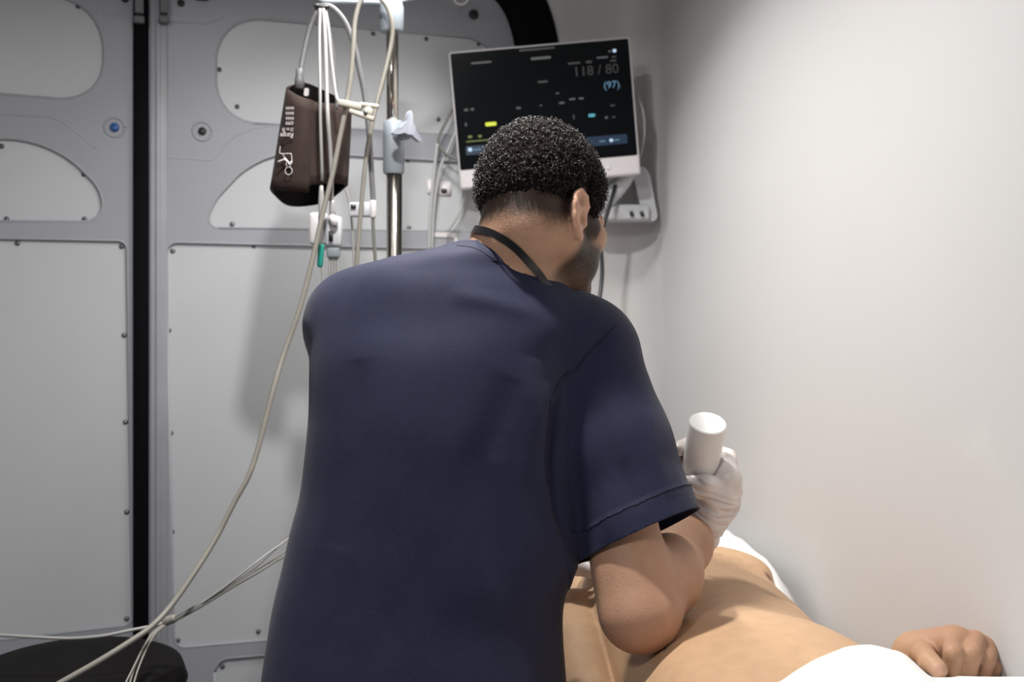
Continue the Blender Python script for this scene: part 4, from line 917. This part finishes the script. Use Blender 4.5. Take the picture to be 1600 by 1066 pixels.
# armhole crease between back and sleeve, and soft drapes on the back
fold([W(962, 512, 1.42), W(920, 570, 1.40), W(878, 640, 1.38), W(868, 720, 1.37), W(872, 800, 1.37), W(900, 880, 1.38)], -0.016, 0.013)
fold([W(845, 560, 1.36), W(838, 620, 1.35), W(850, 700, 1.33)], 0.006, 0.02)
fold([W(800, 590, 1.35), W(760, 720, 1.31), W(775, 850, 1.29), W(800, 960, 1.28)], -0.005, 0.022)
fold([W(860, 600, 1.38), W(830, 760, 1.31), W(840, 900, 1.30)], 0.006, 0.018)
fold([W(560, 560, 1.36), W(545, 700, 1.32), W(520, 860, 1.30)], -0.005, 0.025)
fold([W(700, 460, 1.38), W(780, 470, 1.37), W(850, 490, 1.38)], 0.004, 0.014)
fold([W(930, 620, 1.40), W(960, 720, 1.37), W(1000, 800, 1.36)], -0.004, 0.014); fold([W(905, 700, 1.38), W(940, 780, 1.36), W(960, 850, 1.36)], 0.004, 0.014)
fold([W(1005, 640, 1.42), W(1020, 720, 1.39), W(1050, 780, 1.37)], 0.004, 0.014)
V = V+N_*(0.0028*wnoise(V, (9, 9, 4.5), 4.0)+0.0010*wnoise(V, (26, 26, 13), 8.0))[:, None]
# turned hem on the right sleeve
dv = nrm(W(1092, 797, 1.42)-W(915, 878, 1.42)); hn = nrm(np.cross(dv, nrm([0.0, 0.92, -0.34]))); hn = hn if hn.dot(ax) > 0 else -hn
sd = (V-hemc) @ hn; onarm = np.linalg.norm((V-hemc)-sd[:, None]*hn, axis=1) < .125
V = V+N_*(0.0022*onarm*smoothstep(-.036, -.0335, sd))[:, None]
top_ = obj('scrub_top', V, Q, 'scrub', doc)
cut(top_, hemc, hn, hemc, .19, 0.0935); lax = nrm(LE-l0); cut(top_, l1, lax, l1, .12); cut(top_, (0, 0, 0.70), (0, 0, -1))
npt = W(788, 400, 1.50); e1 = nrm(W(862, 437, 1.5)-W(706, 377, 1.5)); cn_ = nrm(np.cross(e1, nrm([0.05, 0.86, -0.52]))); cn_ = cn_ if cn_[2] > 0 else -cn_
cut(top_, W(785, 392, 1.44), cn_, W(788, 380, 1.50), .125)
solid(top_, 0.0022, -1)
me = top_.data; tvs = [v.co.copy() for v in me.vertices]; tree_top = BVHTree.FromPolygons(tvs, [tuple(p.vertices) for p in me.polygons])
def seam(P_, name='seam', r=0.0011, off=0.0006):
    C = catmull(P_, 10); pts = np.array([on_body(c, off, tree_top)[0] for c in C]); obj(name, *tube(pts, r, 5), 'seam', top_)
seam([W(966, 506, 1.44), W(945, 530, 1.42), W(915, 572, 1.40), W(885, 625, 1.37), W(872, 690, 1.36), W(869, 760, 1.35)], 'armhole_seam')
hp_ = [hemc-hn*0.035+(dv*math.cos(t)+nrm(np.cross(hn, dv))*math.sin(t))*0.10 for t in np.linspace(-2.5, 2.5, 17)]
seam(hp_, 'hem_stitching', 0.0007, 0.0002)
seam([W(716, 380, 1.44)+np.array([0, 0, -.012]), W(770, 396, 1.42)+np.array([0, 0, -.012]), W(830, 422, 1.42)+np.array([0, 0, -.012])], 'collar_stitching', 0.0006, 0.0002)
obj('back_label_tack', *box(on_body(W(775, 402, 1.40), 0.0005, tree_top)[0], (.010, .002, .0012)), 'seam', top_)
# lanyard rides on the neck, ends go down the chest
def ray(px, py, tree=bvh):
    h = tree.ray_cast(Vector((0, 0, CH)), Vector(W(px, py, 1.0)-np.array([0, 0, CH])).normalized()); return np.array(h[0]) if h[0] is not None else W(px, py, 1.5)
lan = ribbon([W(820, 470, 1.62), W(755, 420, 1.62), W(722, 385, 1.57)]+[ray(*p) for p in ((737, 363), (752, 360), (770, 364), (790, 374), (807, 387), (822, 403), (836, 421), (848, 440))]+[ray(856, 455)+np.array([0, .03, -.02])], .0105, .0022, 'strap', 'lanyard', doc, bvh, 0.003)
# ---- trousers and shoes
tf = Field((-0.42, 1.14, 0.02), (0.2, 1.72, 0.92), 0.007)
tf.ell((-.13, 1.40, .80), (.17, .135, .13), k=0.03)
for s in (-1, 1): tf.chain([(-.13+s*.085, 1.40, .78), (-.135+s*.105, 1.42, .46), (-.135+s*.115, 1.40, .07)], [.098, .075, .062], k=0.02)
V, Q = tf.mesh(2); obj('trousers', V, Q, 'trouser', doc)
for s in (-1, 1):
    g = Field((-.135+s*.115-.09, 1.28, -.01), (-.135+s*.115+.09, 1.66, .13), 0.005); c = -.135+s*.115
    g.cone((c, 1.37, .045), (c+.015, 1.55, .035), .042, .036, k=0.02); g.ell((c, 1.38, .06), (.042, .055, .05), k=0.02); V, Q = g.mesh(1); V[:, 2] = np.maximum(V[:, 2], 0.002); obj('shoe', V, Q, 'shoe', doc)
# ---- bottle held upside down
bt = empty('bottle', G-bc*.075, 'white cylindrical bottle held upside down in the gloved hand', 'bottle')
br_ = .0285
obj('bottle_body', *lathe([(.010, -.062), (.022, -.056), (.0275, -.046), (br_, -.038), (br_, .1052), (br_-.0016, .107), (.010, .107)], G, bc, 48), 'bottle', bt, autosmooth=22)
obj('nozzle', *lathe([(.0025, -.088), (.004, -.074), (.009, -.068), (.011, -.062)], G, bc, 20), 'whiteplastic', bt)
# ---- right glove: dorsum to the right, fingers round the bottle, thumb across the near side
gf = Field(G-.15, G+np.array([.11, .11, .11]), 0.0021)
MC = [gp(.040, .022-.004*q, .030-.022*q) for q in range(4)]
gf.cone(RW-nrm(gp(.04, -.03, 0)-RW)*.035, RW, .036, .033, k=0.008)
gf.chain([RW, gp(.036, -.022, -.016)], [.033, .030], k=0.015)
for q in range(4):
    gf.chain([RW*0.7+gp(.044, -.03, .02-.016*q)*0.3, gp(.045, -.02, .022-.017*q), MC[q]], [.020, .0165, .0138-.0008*q], k=0.012)
    R_ = .0285+.0085; zq = .030-.022*q; ang = [22, 58, 92, 125, 150, 165]; rad = [.0132, .0120, .0115, .0108, .0100, .0090]
    bump = [.006, .002, .006, .0015, .001, 0]
    P_ = [gp((R_+bump[i])*math.cos(math.radians(a)), (R_+bump[i])*math.sin(math.radians(a)), zq+.002*i) for i, a in enumerate(ang)]
    gf.chain([MC[q]]+P_, [.0135]+[x*(1-.05*q) for x in rad], k=0.004)
ta = [-48, -74, -98, -120, -138]; P_ = [gp((.0285+.0115)*math.cos(math.radians(a)), (.0285+.0115)*math.sin(math.radians(a)), c) for a, c in zip(ta, (.010, .016, .013, .006, .000))]
gf.chain([RW*.55+gp(.03, -.03, .0)*.45, gp(.036, -.034, -.004)]+P_[1:], [.021, .0185, .0150, .0128, .0115, .0100], k=0.010)
V, Q = gf.mesh(2); del gf
N_ = vnormals(V, Q); wa = nrm(MC[1]-RW); wb = nrm(np.cross(wa, bR))
loc = V-RW; along = loc @ wa; acr = loc @ wb
wr_ = np.array([mnoise.noise(Vector((a*95-b*70, b*30+a*20, c*18))) for a, b, c in zip(along, acr, loc @ bR)])
wr_ = 1-np.abs(wr_)*3.0
amp = 0.0030*smoothstep(-.05, .0, along)*smoothstep(.085, .05, along)*(np.linalg.norm(V-G-bc*(((V-G) @ bc)[:, None]), axis=1) > .034)
V = V+N_*(amp*wr_)[:, None]
gl = obj('glove', V, Q, 'glove', doc); gl['label'] = 'white latex glove gripping the bottle'
wdir = nrm(gp(.04, -.03, 0)-RW); cut(gl, RW-wdir*.030, -wdir, RW-wdir*.03, .07); solid(gl, 0.0012, 1)
rimc = RW-wdir*.030; ra = nrm(np.cross(wdir, [0, 0, 1])); rb = np.cross(wdir, ra)
obj('glove_cuff_bead', *tube([rimc+(ra*math.cos(t)+rb*math.sin(t))*.0345 for t in np.linspace(0, 2*math.pi, 33)], .0016, 6), 'glove', gl)
# ---- left glove resting on the patient's shoulder, mostly hidden
LH = np.array([.075, 1.775, .885]); g = Field(LH-np.array([.12, .10, .09]), LH+np.array([.16, .12, .07]), 0.0028)
wl = nrm(np.array([.105, 1.77, .872])-LW); g.cone(LW-wl*.03, LW, .034, .030, k=0.01); g.chain([LW, LH+np.array([.02, 0, -.006])], [.03, .026], k=0.012)
g.ell(LH+np.array([.035, 0, -.010]), (.045, .040, .018), k=0.015)
for q in range(4):
    b0 = LH+np.array([.065, .030-.020*q, -.010]); g.chain([b0, b0+np.array([.035, .004-.003*q, -.002]), b0+np.array([.058, .004-.004*q, -.014]), b0+np.array([.070, .003-.004*q, -.026])], [.0125, .0115, .0105, .009], k=0.004)
g.chain([LH+np.array([0, -.03, -.008]), LH+np.array([.03, -.055, -.016]), LH+np.array([.055, -.062, -.022])], [.016, .0135, .011], k=0.008)
V, Q = g.mesh(2); del g
V = V+vnormals(V, Q)*(0.0012*wnoise(V, (90, 60, 90), 2))[:, None]
g2 = obj('glove', V, Q, 'glove', doc); cut(g2, LW-wl*.028, -wl, LW-wl*.03, .07); solid(g2, 0.0012, 1)
